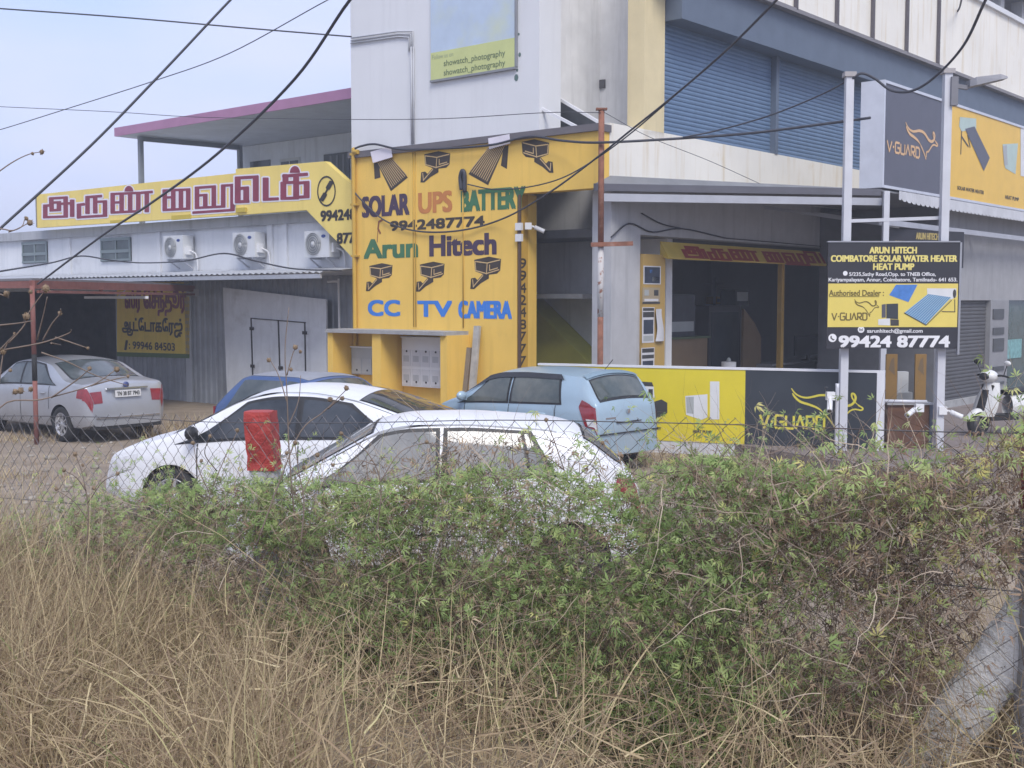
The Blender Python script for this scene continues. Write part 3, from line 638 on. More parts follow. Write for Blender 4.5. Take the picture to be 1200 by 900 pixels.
m.add(vs, [(2 * i, 2 * i + 2, 2 * i + 3, 2 * i + 1) for i in range(cs * 4)]); m.part('corrugated_edge', mat('pale_sheet', (.52, .53, .56), .5, .1, var=.1), awn)
p = at(1037, 300, 21.35)
m = MB(); m.bar((p.x, p.y, .15), (p.x, p.y, A2.z - .05), .1); m.part('post', STEEL, awn)
# brackets behind
# rusty pole at the corner
rp = thing('rusty_pole', 'rusty flaking white steel pole with short cross bar at the corner', 'pole', W, (1.5, 19.85, 0))
p = at(704, 300, 19.75); tz = at(704, 129, 19.75).z; z1 = at(704, 190, 19.75).z; z2 = at(704, 290, 19.75).z
m = MB(); m.tube([(p.x, p.y, 0), (p.x, p.y, 2.2)], .05, 10); m.part('shaft', RUST, rp); m = MB(); m.tube([(p.x, p.y, z2 + .001), (p.x, p.y, tz)], .05, 10); m.box(p.x - .09, p.x + .09, p.y - .06, p.y + .06, tz, tz + .03)
m.part('shaft', RUST, rp)
m = MB(); m.tube([(p.x, p.y, 2.201), (p.x, p.y, z2)], .052, 10); m.part('painted_band', RWHITE, rp)
za = at(704, 287, 19.75).z
m = MB(); m.bar((p.x - .17, p.y - .07, za), (p.x + .52, p.y - .07, za + .02), .06, .07); m.part('cross_bar', RUST, rp)
# ------------------------------------------------------------------ signs
def pxq(m, fr, y, pts): return m.poly([(q[0], y, q[1]) for q in (fr.y(*p, y) for p in pts)])
def pxstroke(m, fr, y, pts, wx, wz, grow=0.0):
    for i in range(len(pts) - 1):
        (x0, y0), (x1, y1) = pts[i], pts[i + 1]; d = math.hypot(x1 - x0, y1 - y0); ux, uy = (x1 - x0) / d, (y1 - y0) / d
        w = (abs(uy) * wx + abs(ux) * wz) / 2 + grow; e = (abs(ux) * wx + abs(uy) * wz) / 2 * .95 + grow
        x0 -= ux * e; y0 -= uy * e; x1 += ux * e; y1 += uy * e; nx, ny = -uy * w, ux * w; c = min(w, e) * .35
        yy = y - .0003 * (STK[0] % 9); STK[0] += 1
        P = [(x0 + nx + ux * c, y0 + ny + uy * c), (x0 + nx * .6, y0 + ny * .6), (x0 - nx * .6, y0 - ny * .6), (x0 - nx + ux * c, y0 - ny + uy * c),
             (x1 - nx - ux * c, y1 - ny - uy * c), (x1 - nx * .6, y1 - ny * .6), (x1 + nx * .6, y1 + ny * .6), (x1 + nx - ux * c, y1 + ny - uy * c)]
        m.poly([(q[0], yy, q[1]) for q in (fr.y(*p, yy) for p in P)])
STK = [0]
# long yellow roof sign of the garage, maroon letters with white edges
VB = VG - .42
rs = thing('roof_sign', 'long yellow roof sign with big maroon Tamil letters', 'sign', U, (-24, VB, zsb))
m = MB(); m.prism([U.y(*p, VB) for p in ((43, 267), (43, 228), (276, 203), (276, 252))], VB, VB + .12); m.part('panel', YSIGN, rs)
m = MB(); m.prism([U.y(*p, VB - .04) for p in ((276.3, 252), (276.3, 198), (381, 189), (409, 214), (418, 222), (418, 307), (359, 246))], VB - .04, VB + .1); m.part('end_panel', YSIGN, rs)
m = MB(); xx = U.y(43, 240, VB)[0]; m.box(xx - .03, xx - .001, VB - .02, VB + .3, U.y(43, 266, VB)[1], U.y(43, 229, VB)[1]); m.part('end_cap', mat('sign_edge_grey', (.2, .2, .19), .7), rs)
m = MB(); (xa, za), (xb, zb) = U.y(276, 249, VB - .1), U.y(287, 243, VB - .1); m.box(xa, xb, VB - .1, VB - .05, za, zb); m.part('bracket', mat('faded_yellow', (.52, .40, .06), .7), rs); m = MB(); (xa, za), (xb, zb) = U.y(200, 258, VB - .05), U.y(222, 251, VB - .05); m.box(xa, xb, VB - .03, VB - .004, za, zb); m.part('bracket', mat('faded_yellow', (.52, .40, .06), .7), rs); m = MB()
(xa, za), (xb, zb) = U.y(128, 262, VB - .05), U.y(146, 257, VB - .05); m.box(xa, xb, VB - .03, VB - .004, za, zb); m.part('bracket', mat('faded_yellow', (.52, .40, .06), .7), rs)
LET = [[(53, 241), (53, 254.5), (77, 253.7), (76.8, 231.5), (60, 232.5), (60.5, 246.5), (69, 246), (69, 237), (61, 237.5)], [(53, 241), (60, 240.5)], [(69, 239), (84.5, 238)], [(84.5, 235), (84.5, 253)],
       [(97, 239.5), (92.5, 240), (92.5, 254.6), (123, 252.6), (123, 236), (112, 236.5)], [(102.5, 249.5), (102.5, 231), (117, 229.8)], [(111.5, 231), (111.5, 249)],
       [(132, 248.5), (132, 227.3), (162, 226), (162, 247.5), (132, 249)], [(142.5, 227), (142.5, 248)], [(152.5, 227), (152.5, 248)], [(132, 237.3), (142, 237)], [(172, 247.5), (172, 225.8)], [(167, 225.8), (176.5, 225)],
       [(193, 245.2), (193, 223.3), (220.5, 222), (220.5, 244.5), (193, 246)], [(203, 223), (203, 245)], [(212, 223), (212, 245)], [(193, 231.5), (203, 231)],
       [(240.5, 242.5), (240.5, 228.5), (231, 229)], [(230.8, 220), (230.8, 243.5), (261.5, 242), (261.5, 217.5), (272.4, 216.8), (272.4, 246), (228, 249)], [(230.8, 220), (250.5, 218.6), (250.5, 242)]]
LET2 = [[(289, 236), (278.5, 236.4), (278.5, 208.5), (299.7, 207.3), (299.7, 234.5)], [(278.5, 221), (288.5, 220.3), (288.5, 236)],
        [(311.3, 209.5), (311.3, 233.6), (323.5, 233)], [(334.5, 205.5), (334.5, 214), (347, 213.5)], [(334, 206.3), (357.5, 204.3)], [(332, 214.5), (332, 232.5), (347, 232), (347, 206)], [(347, 214.5), (359.3, 213.8), (359.3, 230.5), (350, 231)]]
def dotpx(m, fr, y, cx, cy, rx, ry): m.poly([(q[0], y, q[1]) for q in (fr.y(cx + rx * math.cos(t), cy - ry * math.sin(t), y) for t in [math.pi * k / 10 for k in range(11)])])
for letters, dy, dots in ((LET, 0, [(151, 224.4, 5.2, 6.6)]), (LET2, -.04, [(345.5, 202.5, 6, 8)])):
    m = MB()
    for st in letters: pxstroke(m, U, VB + dy - .004, st, 5.4 if dy == 0 else 7, 2.6 if dy == 0 else 3.2, 1.7)
    for d_ in dots: dotpx(m, U, VB + dy - .0035, d_[0], d_[1] + .5, d_[2] + 1.6, d_[3] + 1.8)
    m.part('letter_border', WPAINT, rs)
    m = MB()
    for st in letters: pxstroke(m, U, VB + dy - .010, st, 5.4 if dy == 0 else 7, 2.6 if dy == 0 else 3.2)
    for d_ in dots: dotpx(m, U, VB + dy - .010, *d_)
    m.part('lettering', MAROON, rs)
m = MB(); yy = VB - .046
c = U.y(382.5, 224, yy)
m.stroke([U.y(382.5 + 10.2 * math.cos(t), 224 + 17 * math.sin(t), yy) for t in [2 * math.pi * k / 28 for k in range(28)]], .035, yy, closed=True)
pxstroke(m, U, yy - .003, [(387.5, 214.5), (384.6, 219.5)], 3.4, 4.2); pxstroke(m, U, yy - .003, [(380.2, 228.5), (377.6, 233)], 3.4, 4.2); pxstroke(m, U, yy - .001, [(385, 219), (379, 231)], 1.4, 2)
tbm(m, '994248', 375.5, 417, (254, 250), 13, .14, yy); m.part('phone_number', BLACK, rs); m = MB(); tbm(m, '877', 394.5, 416, (280, 278), 13, .14, yy)
m.part('phone_number', BLACK, rs)

# auto garage sign on the cladding
gs = thing('garage_sign', 'yellow painted garage sign with maroon and black Tamil lettering on corrugated wall', 'sign', U, (-23, VG - .1, 1.8))
yq = VG - .10
m = MB(); P4 = [U.y(137, 414, yq), U.y(222, 417, yq), U.y(222, 330, yq), U.y(137, 331, yq)]
m.prism(P4, yq, yq + .012); m.part('panel', mat('garage_sign_yellow', (.82, .60, .08), .6, streak=.25, var=.08), gs)
m = MB(); pxq(m, U, yq - .003, [(137, 417.5), (222, 420), (222, 415), (137, 412.5)]); m.part('green_edge', mat('olive_edge', (.10, .17, .06), .7), gs)
m = MB(); tbm(m, 'ஸ்ரீ ெசந்தூர்', 146, 218, (354, 354), 32, .07, yq - .004); m.part('name_lettering', MAROON, gs)
m = MB(); tbm(m, 'ஆட்ேடாகேரஜ்', 143, 214, (383, 384), 22, .07, yq - .004); m.part('trade_lettering', BLACK, gs)
m = MB(); tbm(m, ': 99946 84503', 151, 205, (405, 406), 9, .08, yq - .004); pxstroke(m, U, yq - .004, [(148.5, 400), (147, 409)], 2.5, 2.5); m.part('phone_lettering', BLACK, gs)

# faded photography banner on the tower
pb = thing('photography_banner', 'faded blue and lime photography studio banner on white tower', 'banner', U, (-16, VF, 7))
yb = VF - .05
m = MB(); (xa, za), (xb, zb) = U.y(505, 94, yb), U.y(603.5, 76, yb); zt_ = 9.6
zbm = U.y(555, 86, yb)[1]
m.box(xa, xb, yb, yb + .04, zbm, zt_); m.part('panel', mat('faded_sky_blue', (.45, .54, .66), .5, var=.06, dirt=(.52, .58, .48), dlo=.5, dhi=.75, ds=.9), pb)
m = MB(); zl_ = U.y(555, 53, yb)[1]; m.box(xa, xb, yb - .004, yb - .001, zbm, zl_); m.part('lime_band', mat('faded_lime', (.52, .56, .24), .5, var=.06), pb)
m = MB(); m.box(xa - .02, xb + .02, yb - .012, yb + .045, zbm - .04, zbm); m.box(xb, xb + .03, yb - .012, yb + .045, zbm, zt_); m.part('frame', mat('banner_frame_grey', (.22, .23, .25), .6), pb)
m = MB(); GL = mat('banner_letter_green', (.14, .19, .10), .6)
tbm(m, 'showatch_photography', 520, 592, (75, 63), 9, .02, yb - .007); tbm(m, 'showatch_photography', 520, 592, (86, 74.5), 9, .02, yb - .007); m.part('lettering', GL, pb)
m = MB(); tbm(m, 'Follow us on', 506.5, 531, (67.5, 63), 5, 0, yb - .007); m.part('small_lettering', mat('banner_letter_faint', (.30, .35, .22), .6), pb)
m = MB()
for px, py, r_ in ((608, 40, .02), (609, 64, .03), (606, 82, .025), (605, 91, .05)): x_, z_ = U.y(px, py, VF - .004); m = MB(); m.disc(x_, z_, r_, r_ * 1.3, VF - .004, 7); m.part('paint_chip', mat('chip_green', (.10, .16, .15), .7), shop)

# kangaroo emblem and word mark used on three boards
LOGO = [[(355, 115), (385, 155), (430, 185), (490, 197), (550, 186), (610, 171), (680, 172), (740, 198), (800, 245), (850, 258), (888, 246), (913, 217), (922, 182), (908, 152), (889, 150), (891, 182), (915, 220), (950, 252), (985, 276), (972, 294), (920, 288), (882, 300), (850, 330), (822, 364), (800, 385), (772, 392), (760, 420), (766, 455)],
        [(365, 160), (390, 196), (440, 236), (520, 260), (590, 287), (640, 325), (690, 380), (735, 440), (760, 482)]]
def vguard_logo(m, x0, x1, z0, z1, y, w):
    for L_ in LOGO:
        P = spline2([(x0 + (a - 355) / 630 * (x1 - x0), z0 + (482 - b) / 367 * (z1 - z0)) for a, b in L_], 4); n = len(P)
        m.stroke(P, [w * (.35 + 1.3 * math.sin(math.pi * min(1, (i + 1) / n * 1.6)) ** .6 * (1 if i < n * .62 else .75)) if i < n * .62 else w for i in range(n)], y)
# low hoarding across the shop opening
PL = at(650, 428, 20.0); PR = at(1037, 437, 18.0)
HB = Frame((PL.x, PL.y, 0), math.degrees(math.atan2(PR.y - PL.y, PR.x - PL.x))); hl = HB.l(PR).x
hb = thing('low_hoarding', 'low yellow and slate hoarding board closing the shop front', 'hoarding', HB, (hl / 2, 0, 0))
zh0 = HB.y(900, 522, 0)[1]; zh1 = HB.y(850, 433, 0)[1]; xm = HB.y(873, 480, 0)[0]; xe = HB.y(1027, 480, 0)[0]
m = MB(); m.box(-.3, xm, 0, .08, zh0, zh1); m.part('yellow_panel', BYEL, hb)
m = MB(); m.box(xm, xe, 0, .08, zh0, zh1); m.part('slate_panel', SLATE, hb)
m = MB(); m.box(-.3, hl, -.012, .1, zh1, zh1 + .035); m.box(xe, hl, -.012, .1, 0, zh1); m.part('frame', mat('white_trim', (.66, .67, .70), .5), hb)
m = MB(); m.box(-.3, xe, .01, .08, 0, zh0); m.part('plinth', mat('plinth_white', (.56, .57, .60), .7, streak=.3), hb)
m = MB(); x0, z0 = HB.y(889, 502, -.003); x1, _ = HB.y(967, 505, -.003); m.vguard(x0, x1, z0, z0 + .235, -.003, .036); (xa, _), (xb, _) = HB.y(927, 480, -.003), HB.y(1011, 480, -.003)
vguard_logo(m, xa, xb, HB.y(980, 504, 0)[1], HB.y(927, 455, 0)[1], -.003, .022); m.part('emblem', mat('emblem_yellow', (.66, .58, .07), .5), hb)
PW, PD, PG = mat('print_white', (.64, .65, .66), .5), mat('print_dark', (.05, .05, .05), .5), mat('print_mid_grey', (.36, .38, .38), .5)
def hq(pts, M_, name, d=-.003):
    m = MB(); pxq(m, HB, d, pts); m.part(name, M_, hb)
hq([(803, 464), (829, 462), (829, 489), (822, 492), (804, 486)], PW, 'printed_heat_pump'); hq([(804, 465.5), (813, 465), (813, 485), (805, 484)], PG, 'printed_grille', -.005); hq([(832, 447), (843, 447), (843, 491.5), (832, 491.5)], PW, 'printed_tank')
hq([(740, 452), (766, 453), (767, 466), (740, 466)], PW, 'printed_stove'); hq([(760, 456), (765, 456), (765, 466), (760, 466)], PD, 'printed_knob', -.006); hq([(748, 452), (766, 453), (764, 448), (750, 447)], PD, 'printed_burner'); hq([(760, 473), (775, 468), (782, 472), (782, 484), (770, 490), (760, 488)], PD, 'printed_battery')
m = MB()
for t, a, b, ym in (('HEAT PUMP', 812, 834, 506), ('BATTERY', 756, 775, 502)): tbm(m, t, a, b, (ym, ym), 3.6, .1, -.003, HB)
m.part('printed_caption', PD, hb)
# amber and slate lightbox above the awning
zl0 = V.y(1035, 222, UB)[1] + .03; zl1 = V.y(1035, 93, UB)[1]
lb = thing('lightbox_sign', 'long slate and amber lightbox sign on the tin awning', 'lightbox sign', V, (VS + 4, UB, zl0))
v0 = V.y(1036, 150, UB)[0]; vm_ = V.y(1107, 180, UB)[0]; v1 = 33
m = MB(); m.box(v0, vm_, UB - .001, UB + .38, zl0 + .05, zl1 - .05); m.part('slate_face', SLATE2, lb)
m = MB(); m.box(vm_, v1, UB - .001, UB + .38, zl0 + .05, zl1 - .05); m.part('amber_face', AMB, lb)
m = MB(); m.box(v0 - .03, v1, UB - .02, UB + .42, zl1 - .05, zl1); m.box(v0 - .03, v1, UB - .02, UB + .42, zl0, zl0 + .05); m.box(v0 - .06, v0 - .001, UB - .02, UB + .42, zl0, zl1); m.part('casing', mat('lightbox_casing', (.58, .60, .66), .4, .2), lb)
yl = UB - .006
m = MB(); m.vguard(V.y(1039, 171, yl)[0], V.y(1078, 178, yl)[0], V.y(1058, 182, yl)[1], V.y(1058, 167.5, yl)[1], yl, .042); (xa, za), (xb, zb) = V.y(1086, 187, yl), V.y(1061, 143, yl)
x0, x1 = V.y(1061, 160, yl)[0], V.y(1099, 160, yl)[0]; vguard_logo(m, x0, x1, za, zb, yl, .034); m.part('emblem', mat('emblem_pale_orange', (.66, .42, .22), .5), lb)
def lq(pts, M_, name, d=-.006):
    m = MB(); pxq(m, V, UB + d, pts); m.part(name, M_, lb)
TEAL = mat('print_teal', (.42, .52, .48), .5)
lq([(1125, 137), (1144, 139), (1144, 151), (1127, 154), (1124, 148)], TEAL, 'printed_tank'); lq([(1131, 151), (1142, 148), (1160, 185), (1153, 200.5)], SLATE2, 'printed_panel', -.008)
m = MB()
for a, b in (((1127, 153), (1126, 181)), ((1127, 160), (1135, 172)), ((1134, 158), (1137, 173))): m.stroke([V.y(*a, yl), V.y(*b, yl)], .04, yl)
m.part('printed_leg', PD, lb)
lq([(1175, 169), (1193, 168), (1190, 204), (1178, 197)], TEAL, 'printed_heat_pump'); lq([(1175, 171), (1180, 170), (1181, 193), (1177, 194)], PG, 'printed_grille', -.008); lq([(1196, 150), (1206, 151), (1206, 208), (1196, 206)], PW, 'printed_tank')
m = MB(); tbm(m, 'SOLAR WATER HEATER', 1122, 1153, (219.5, 226), 4.5, .08, yl, V); tbm(m, 'HEAT PUMP', 1178, 1194, (230.5, 234), 4.5, .08, yl, V); m.part('printed_caption', PD, lb)
# dealer board on two white poles
DB = Frame((0, 17.86, 0), 0)
def pole(px_t, py_t, px_b, Y, lab, base=.0, w=.115):
    a, b = at(px_t, py_t, Y), at(px_b, 525, Y); o = thing('sign_pole', lab, 'pole', W, (b.x, Y, base), 'white square poles of the dealer board')
    x = (a.x * .4 + b.x * .6); m = MB(); m.bar((x, Y, base), (x, Y, a.z - .03), w); m.part('tube', STEEL, o)
    m = MB(); m.box(x - w * .75, x + w * .75, Y - w * .7, Y + w * .7, a.z - .03, a.z + .04); m.part('cap', mat('cap_grey', (.36, .34, .34), .7), o); return o, x, a.z
pl1, xp1, zp1 = pole(998, 88, 985, 18.05, 'left white square pole holding the dealer board', -.3)
pl2, xp2, zp2 = pole(1113, 84, 1098, 18.05, 'right white square pole holding the dealer board and floodlight', -.3)
m = MB(); z_ = at(1040, 259, 18.1).z; m.bar((xp1, 18.14, z_), (xp2, 18.14, z_ + .05), .05); z_ = at(1040, 468, 18.1).z
m.top('cross_tube', STEEL, 'thin grey tube joining the two sign poles above the board', 'tube', W, ((xp1 + xp2) / 2, 18.14, z_))
dbs = thing('dealer_board', 'black and yellow solar dealer signboard between two white poles', 'sign board', DB, ((xp1 + xp2) / 2, 0, 2))
(xa, za), (xb, zb) = DB.y(968.5, 408.5, 0), DB.y(1125, 284, 0); zy0, zy1 = DB.y(1047, 383.3, 0)[1], DB.y(1047, 332.3, 0)[1]
m = MB(); m.box(xa, xb, 0, .05, za, zb); m.part('panel', mat('board_black', (.028, .028, .036), .5), dbs)
m = MB(); m.box(xa + .008, xb - .012, -.004, -.0005, zy0, zy1); m.part('yellow_band', mat('dealer_yellow', (.68, .55, .13), .5, var=.05), dbs)
m = MB(); m.box(xb, xb + .03, -.012, .06, za - .09, zb); m.box(xa - .012, xb, -.012, .06, zb, zb + .02); m.part('frame', mat('alu_frame', (.34, .35, .38), .4, .4), dbs)
YT = mat('dealer_letter_yellow', (.72, .62, .20), .5); WT = mat('dealer_letter_white', (.72, .72, .74), .5)
def dt(m, body, a, b, bold=.06, y=-.003): return tb(m, body, a, b, bold, y, DB)
m = MB(); dt(m, 'ARUN HITECH', (1018.7, 297.2), (1074.7, 289.2), .12); dt(m, 'COIMBATORE SOLAR WATER HEATER', (973.5, 306.9), (1122, 299), .12); dt(m, 'HEAT PUMP', (1023, 316.5), (1071.5, 308.6), .12); m.part('heading', YT, dbs)
m = MB(); dt(m, '5/235,Sathy Road,Opp. to TNEB Office,', (995, 324.8), (1096.7, 319), .05); dt(m, 'Kariyampalayam, Annur, Coimbatore, Tamilnadu- 641 653.', (970.9, 331.3), (1122, 325.4), .05); m.part('white_lettering', WT, dbs); m = MB()
dt(m, '99424 87774', (982.5, 407.2), (1113.5, 393.2), .14); dt(m, 'sarunhitech@gmail.com', (1016, 391.3), (1081.3, 385.2), .05); m.part('white_lettering', WT, dbs)
m = MB()
for px, py, r_ in ((990.5, 320.3, .035), (1009, 386.2, .05), (975.5, 396, .062)): x_, z_ = DB.y(px, py, 0); m.disc(x_, z_, r_, r_, -.003)
m.part('round_icon', WT, dbs)
m = MB(); x_, z_ = DB.y(975.5, 396, 0); m.stroke([(x_ - .02, z_ + .03), (x_ - .022, z_), (x_ + .01, z_ - .028), (x_ + .028, z_ - .024)], .018, -.005); x_, z_ = DB.y(1009, 386.2, 0); m.stroke([(x_ - .024, z_ + .014), (x_, z_ - .004), (x_ + .024, z_ + .014)], .008, -.005); m.stroke([(x_ - .024, z_ + .016), (x_ - .024, z_ - .016), (x_ + .024, z_ - .016), (x_ + .024, z_ + .016)], .006, -.0055); m.part('icon_glyph', PD, dbs)
yb2 = -.007; OL = mat('olive_letter', (.14, .105, .03), .5)
m = MB(); dt(m, 'Authorised Dealer :', (971.3, 346.8), (1036, 339.8), .05, yb2); m.box(DB.y(971.3, 347.6, 0)[0], DB.y(1030, 347.6, 0)[0], yb2, yb2 + .001, DB.y(971, 347.9, 0)[1], DB.y(971, 347.3, 0)[1])
m.vguard(DB.y(974, 370, 0)[0], DB.y(1016.5, 370, 0)[0], DB.y(974, 375.6, 0)[1], DB.y(974, 366.2, 0)[1], yb2, .018); vguard_logo(m, DB.y(1001, 360, 0)[0], DB.y(1029.5, 360, 0)[0], DB.y(1019, 371, 0)[1], DB.y(1001, 350.5, 0)[1], yb2, .010); m.part('emblem', OL, dbs)
def dq(pts, M_, name, y=yb2): m = MB(); pxq(m, DB, y, pts); m.part(name, M_, dbs)
PBLUE = mat('print_blue', (.07, .20, .52), .4, var=.15, vs=12)
Z3 = lambda x, y: (940 + x / 6, 270 + y / 6)
dq([Z3(612, 455), Z3(660, 382), Z3(812, 381), Z3(748, 504)], PBLUE, 'printed_collector'); dq([Z3(878, 407), Z3(1085, 408), Z3(1085, 466), Z3(1050, 485), Z3(880, 448)], PW, 'printed_tank'); x_, z_ = DB.y(*Z3(1070, 445), 0); m = MB(); m.disc(x_, z_, .025, .065, yb2 - .002); m.part('printed_tank_end', PD, dbs)
dq([Z3(885, 447), Z3(1045, 470), Z3(868, 660), Z3(720, 578)], mat('print_tube_blue', (.10, .24, .42), .4), 'printed_tubes', yb2 - .001)
m = MB()
for i in range(12):
    t = i / 11; a = Z3(885 + 160 * t, 447 + 23 * t); b = Z3(720 + 148 * t, 578 + 82 * t); m.stroke([DB.y(*a, 0), DB.y(*b, 0)], .007, yb2 - .0025)
m.part('printed_tube_line', mat('print_pale_blue', (.45, .56, .62), .5), dbs)
m = MB()
for a, b in (((715, 580), (868, 665)), ((868, 668), (1050, 490)), ((1072, 485), (1072, 572)), ((980, 570), (1075, 572))): m.stroke([DB.y(*Z3(*a), 0), DB.y(*Z3(*b), 0)], .010, yb2 - .003)
m.part('printed_stand', PD, dbs)
dq([Z3(560, 522), Z3(588, 517), Z3(588, 612), Z3(560, 615)], SLATE2, 'printed_inverter'); dq([Z3(592, 517), Z3(675, 514), Z3(675, 625), Z3(592, 618)], SLATE, 'printed_inverter'); dq([Z3(620, 625), Z3(680, 628), Z3(680, 670), Z3(622, 670)], PD, 'printed_battery'); dq([Z3(535, 625), Z3(618, 618), Z3(618, 668), Z3(535, 665)], PW, 'printed_stabiliser')
# second copy of the board further back under the awning
b2 = thing('hanging_board', 'dark board with yellow lettering hanging behind the dealer board', 'sign board', W, (8, 22, 3.5))
(p, q) = at(1042, 300, 22.3), at(1130, 268, 23.4); ang = math.atan2(q.y - p.y, q.x - p.x); HF = Frame((p.x, p.y, 0), math.degrees(ang)); OFF[b2.name] = (0, 0, 0); b2.location = (p.x, p.y, 0); b2.rotation_euler = (0, 0, ang)
ln = math.hypot(q.x - p.x, q.y - p.y); zz = at(1048, 268, 22.3).z
m = MB(); m.box(0, ln, 0, .04, zz - .7, zz); m.part('panel', mat('board_black', (.028, .028, .036), .5), b2)
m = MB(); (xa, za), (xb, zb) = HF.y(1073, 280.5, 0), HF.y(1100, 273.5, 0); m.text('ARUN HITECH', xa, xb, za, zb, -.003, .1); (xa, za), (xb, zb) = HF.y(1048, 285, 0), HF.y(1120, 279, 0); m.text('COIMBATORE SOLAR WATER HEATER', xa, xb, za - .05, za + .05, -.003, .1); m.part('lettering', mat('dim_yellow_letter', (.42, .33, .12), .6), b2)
# Tamil valance over the shop opening and the poster strip beside it
fs_ = thing('shop_valance', 'yellow valance with red Tamil lettering above the shop opening', 'sign', V, (20, UF - .1, 3.3))
yv = UF - .10; va, vbq = V.y(779, 300, yv)[0], V.y(1000, 310, yv)[0]; zv0, zv1 = V.y(779, 301.5, yv)[1], V.y(779, 284, yv)[1]
m = MB(); m.prismx([(UF + .0, zv1 + .02), (yv - .08, zv0), (yv - .06, zv0 - .03), (UF + .0, zv0 + .02)], va, vbq); m.part('panel', mat('valance_ochre', (.58, .42, .09), .6, var=.1), fs_)
m = MB(); x0_, x1_ = V.y(799, 300, yv)[0], V.y(990, 300, yv)[0]
for st in LET + LET2:
    P = []
    for px, py in st:
        tp_ = 230.5 - .083 * (px - 55); bt = 254.5 - .072 * (px - 55); P.append(((px - 50) / 312 * (x1_ - x0_) + x0_, .10 + .72 * (bt - py) / (bt - tp_)))
    t = MB(); t.stroke(P, [.10] * len(P), 0); h_ = zv1 + .02 - zv0
    t2 = MB()
    for i in range(len(P) - 1):
        (xa_, wa_), (xb_, wb_) = P[i], P[i + 1]; hx, hz = .075, .07; x_l, x_r = min(xa_, xb_) - hx, max(xa_, xb_) + hx; z_l, z_r = min(wa_, wb_) - hz, max(wa_, wb_) + hz
        STK[0] += 1; e = .004 + .0004 * (STK[0] % 9); q = [(x_l, z_l), (x_r, z_l), (x_r, z_r), (x_l, z_r)]
        m.poly([(x, yv - .08 + .18 * z - e, zv0 + h_ * z) for x, z in q])
m.part('lettering', mat('red_valance_paint', (.30, .04, .03), .6), fs_)
ps = thing('poster_strip', 'tall ochre panel with four product posters at shop entrance', 'poster panel', V, ((vc1 + vg0) / 2, UF - .05, .2))
m = MB(); m.box(vc1 + .01, vg0, UF - .06, UF + .02, .2, V.y(760, 298, UF)[1]); m.part('panel', mat('poster_panel_ochre', (.44, .29, .09), .6, var=.08), ps)
def poster(x0, y0, x1, y1, M_, bands):
    yp = UF - .065; (va_, za_), (vb2, zb2) = V.y(x0, y1, yp), V.y(x1, y0, yp); m = MB(); m.box(va_, vb2, yp, yp + .004, za_, zb2); q = m.part('poster', M_, ps)
    for (u0, w0, u1, w1), Mb in bands:
        m = MB(); m.box(va_ + (vb2 - va_) * u0, va_ + (vb2 - va_) * u1, yp - .003, yp - .0005, za_ + (zb2 - za_) * w0, za_ + (zb2 - za_) * w1); m.part('print_patch', Mb, q)
PBD = mat('poster_navy', (.035, .045, .07), .5, var=.3, vs=6); PTAN = mat('poster_tan', (.36, .29, .19), .5)
poster(754, 312, 774.5, 333, PAPER, [((.06, .06, .94, .94), PBD), ((.5, .15, .9, .4), PG), ((.35, .6, .5, .8), PBLUE)])
poster(753, 337, 773.5, 356, PTAN, [((0, 0, 1, .12), PD), ((.65, .5, .9, .85), PD), ((.1, .15, .9, .3), PAPER), ((.1, .5, .35, .85), PG)])
poster(752.5, 360, 767, 402, PAPER, [((.05, .9, .95, .98), PD), ((.05, .72, .95, .87), PD), ((.1, .25, .9, .65), PBD), ((.1, .05, .9, .2), PG)])
poster(751.5, 407, 767, 436, PAPER, [((.05, .8, .95, .97), PD), ((.05, .55, .95, .7), PD), ((.1, .05, .9, .45), PBD)])
m = MB(); y_ = UF - .09; (va_, za_), (vb2, zb2) = V.y(768, 400, y_), V.y(778, 362, y_)
m.grid(lambda a, b: (va_ + (vb2 - va_) * a + .03 * math.sin(b * 5), y_ - .03 * math.sin(a * 3 + b * 2), za_ + (zb2 - za_) * b), 6, 8)
m.top('hanging_paper', PAPER, 'sheaf of white leaflets hanging at the edge of the poster panel', 'paper', V, (va_, y_, za_))
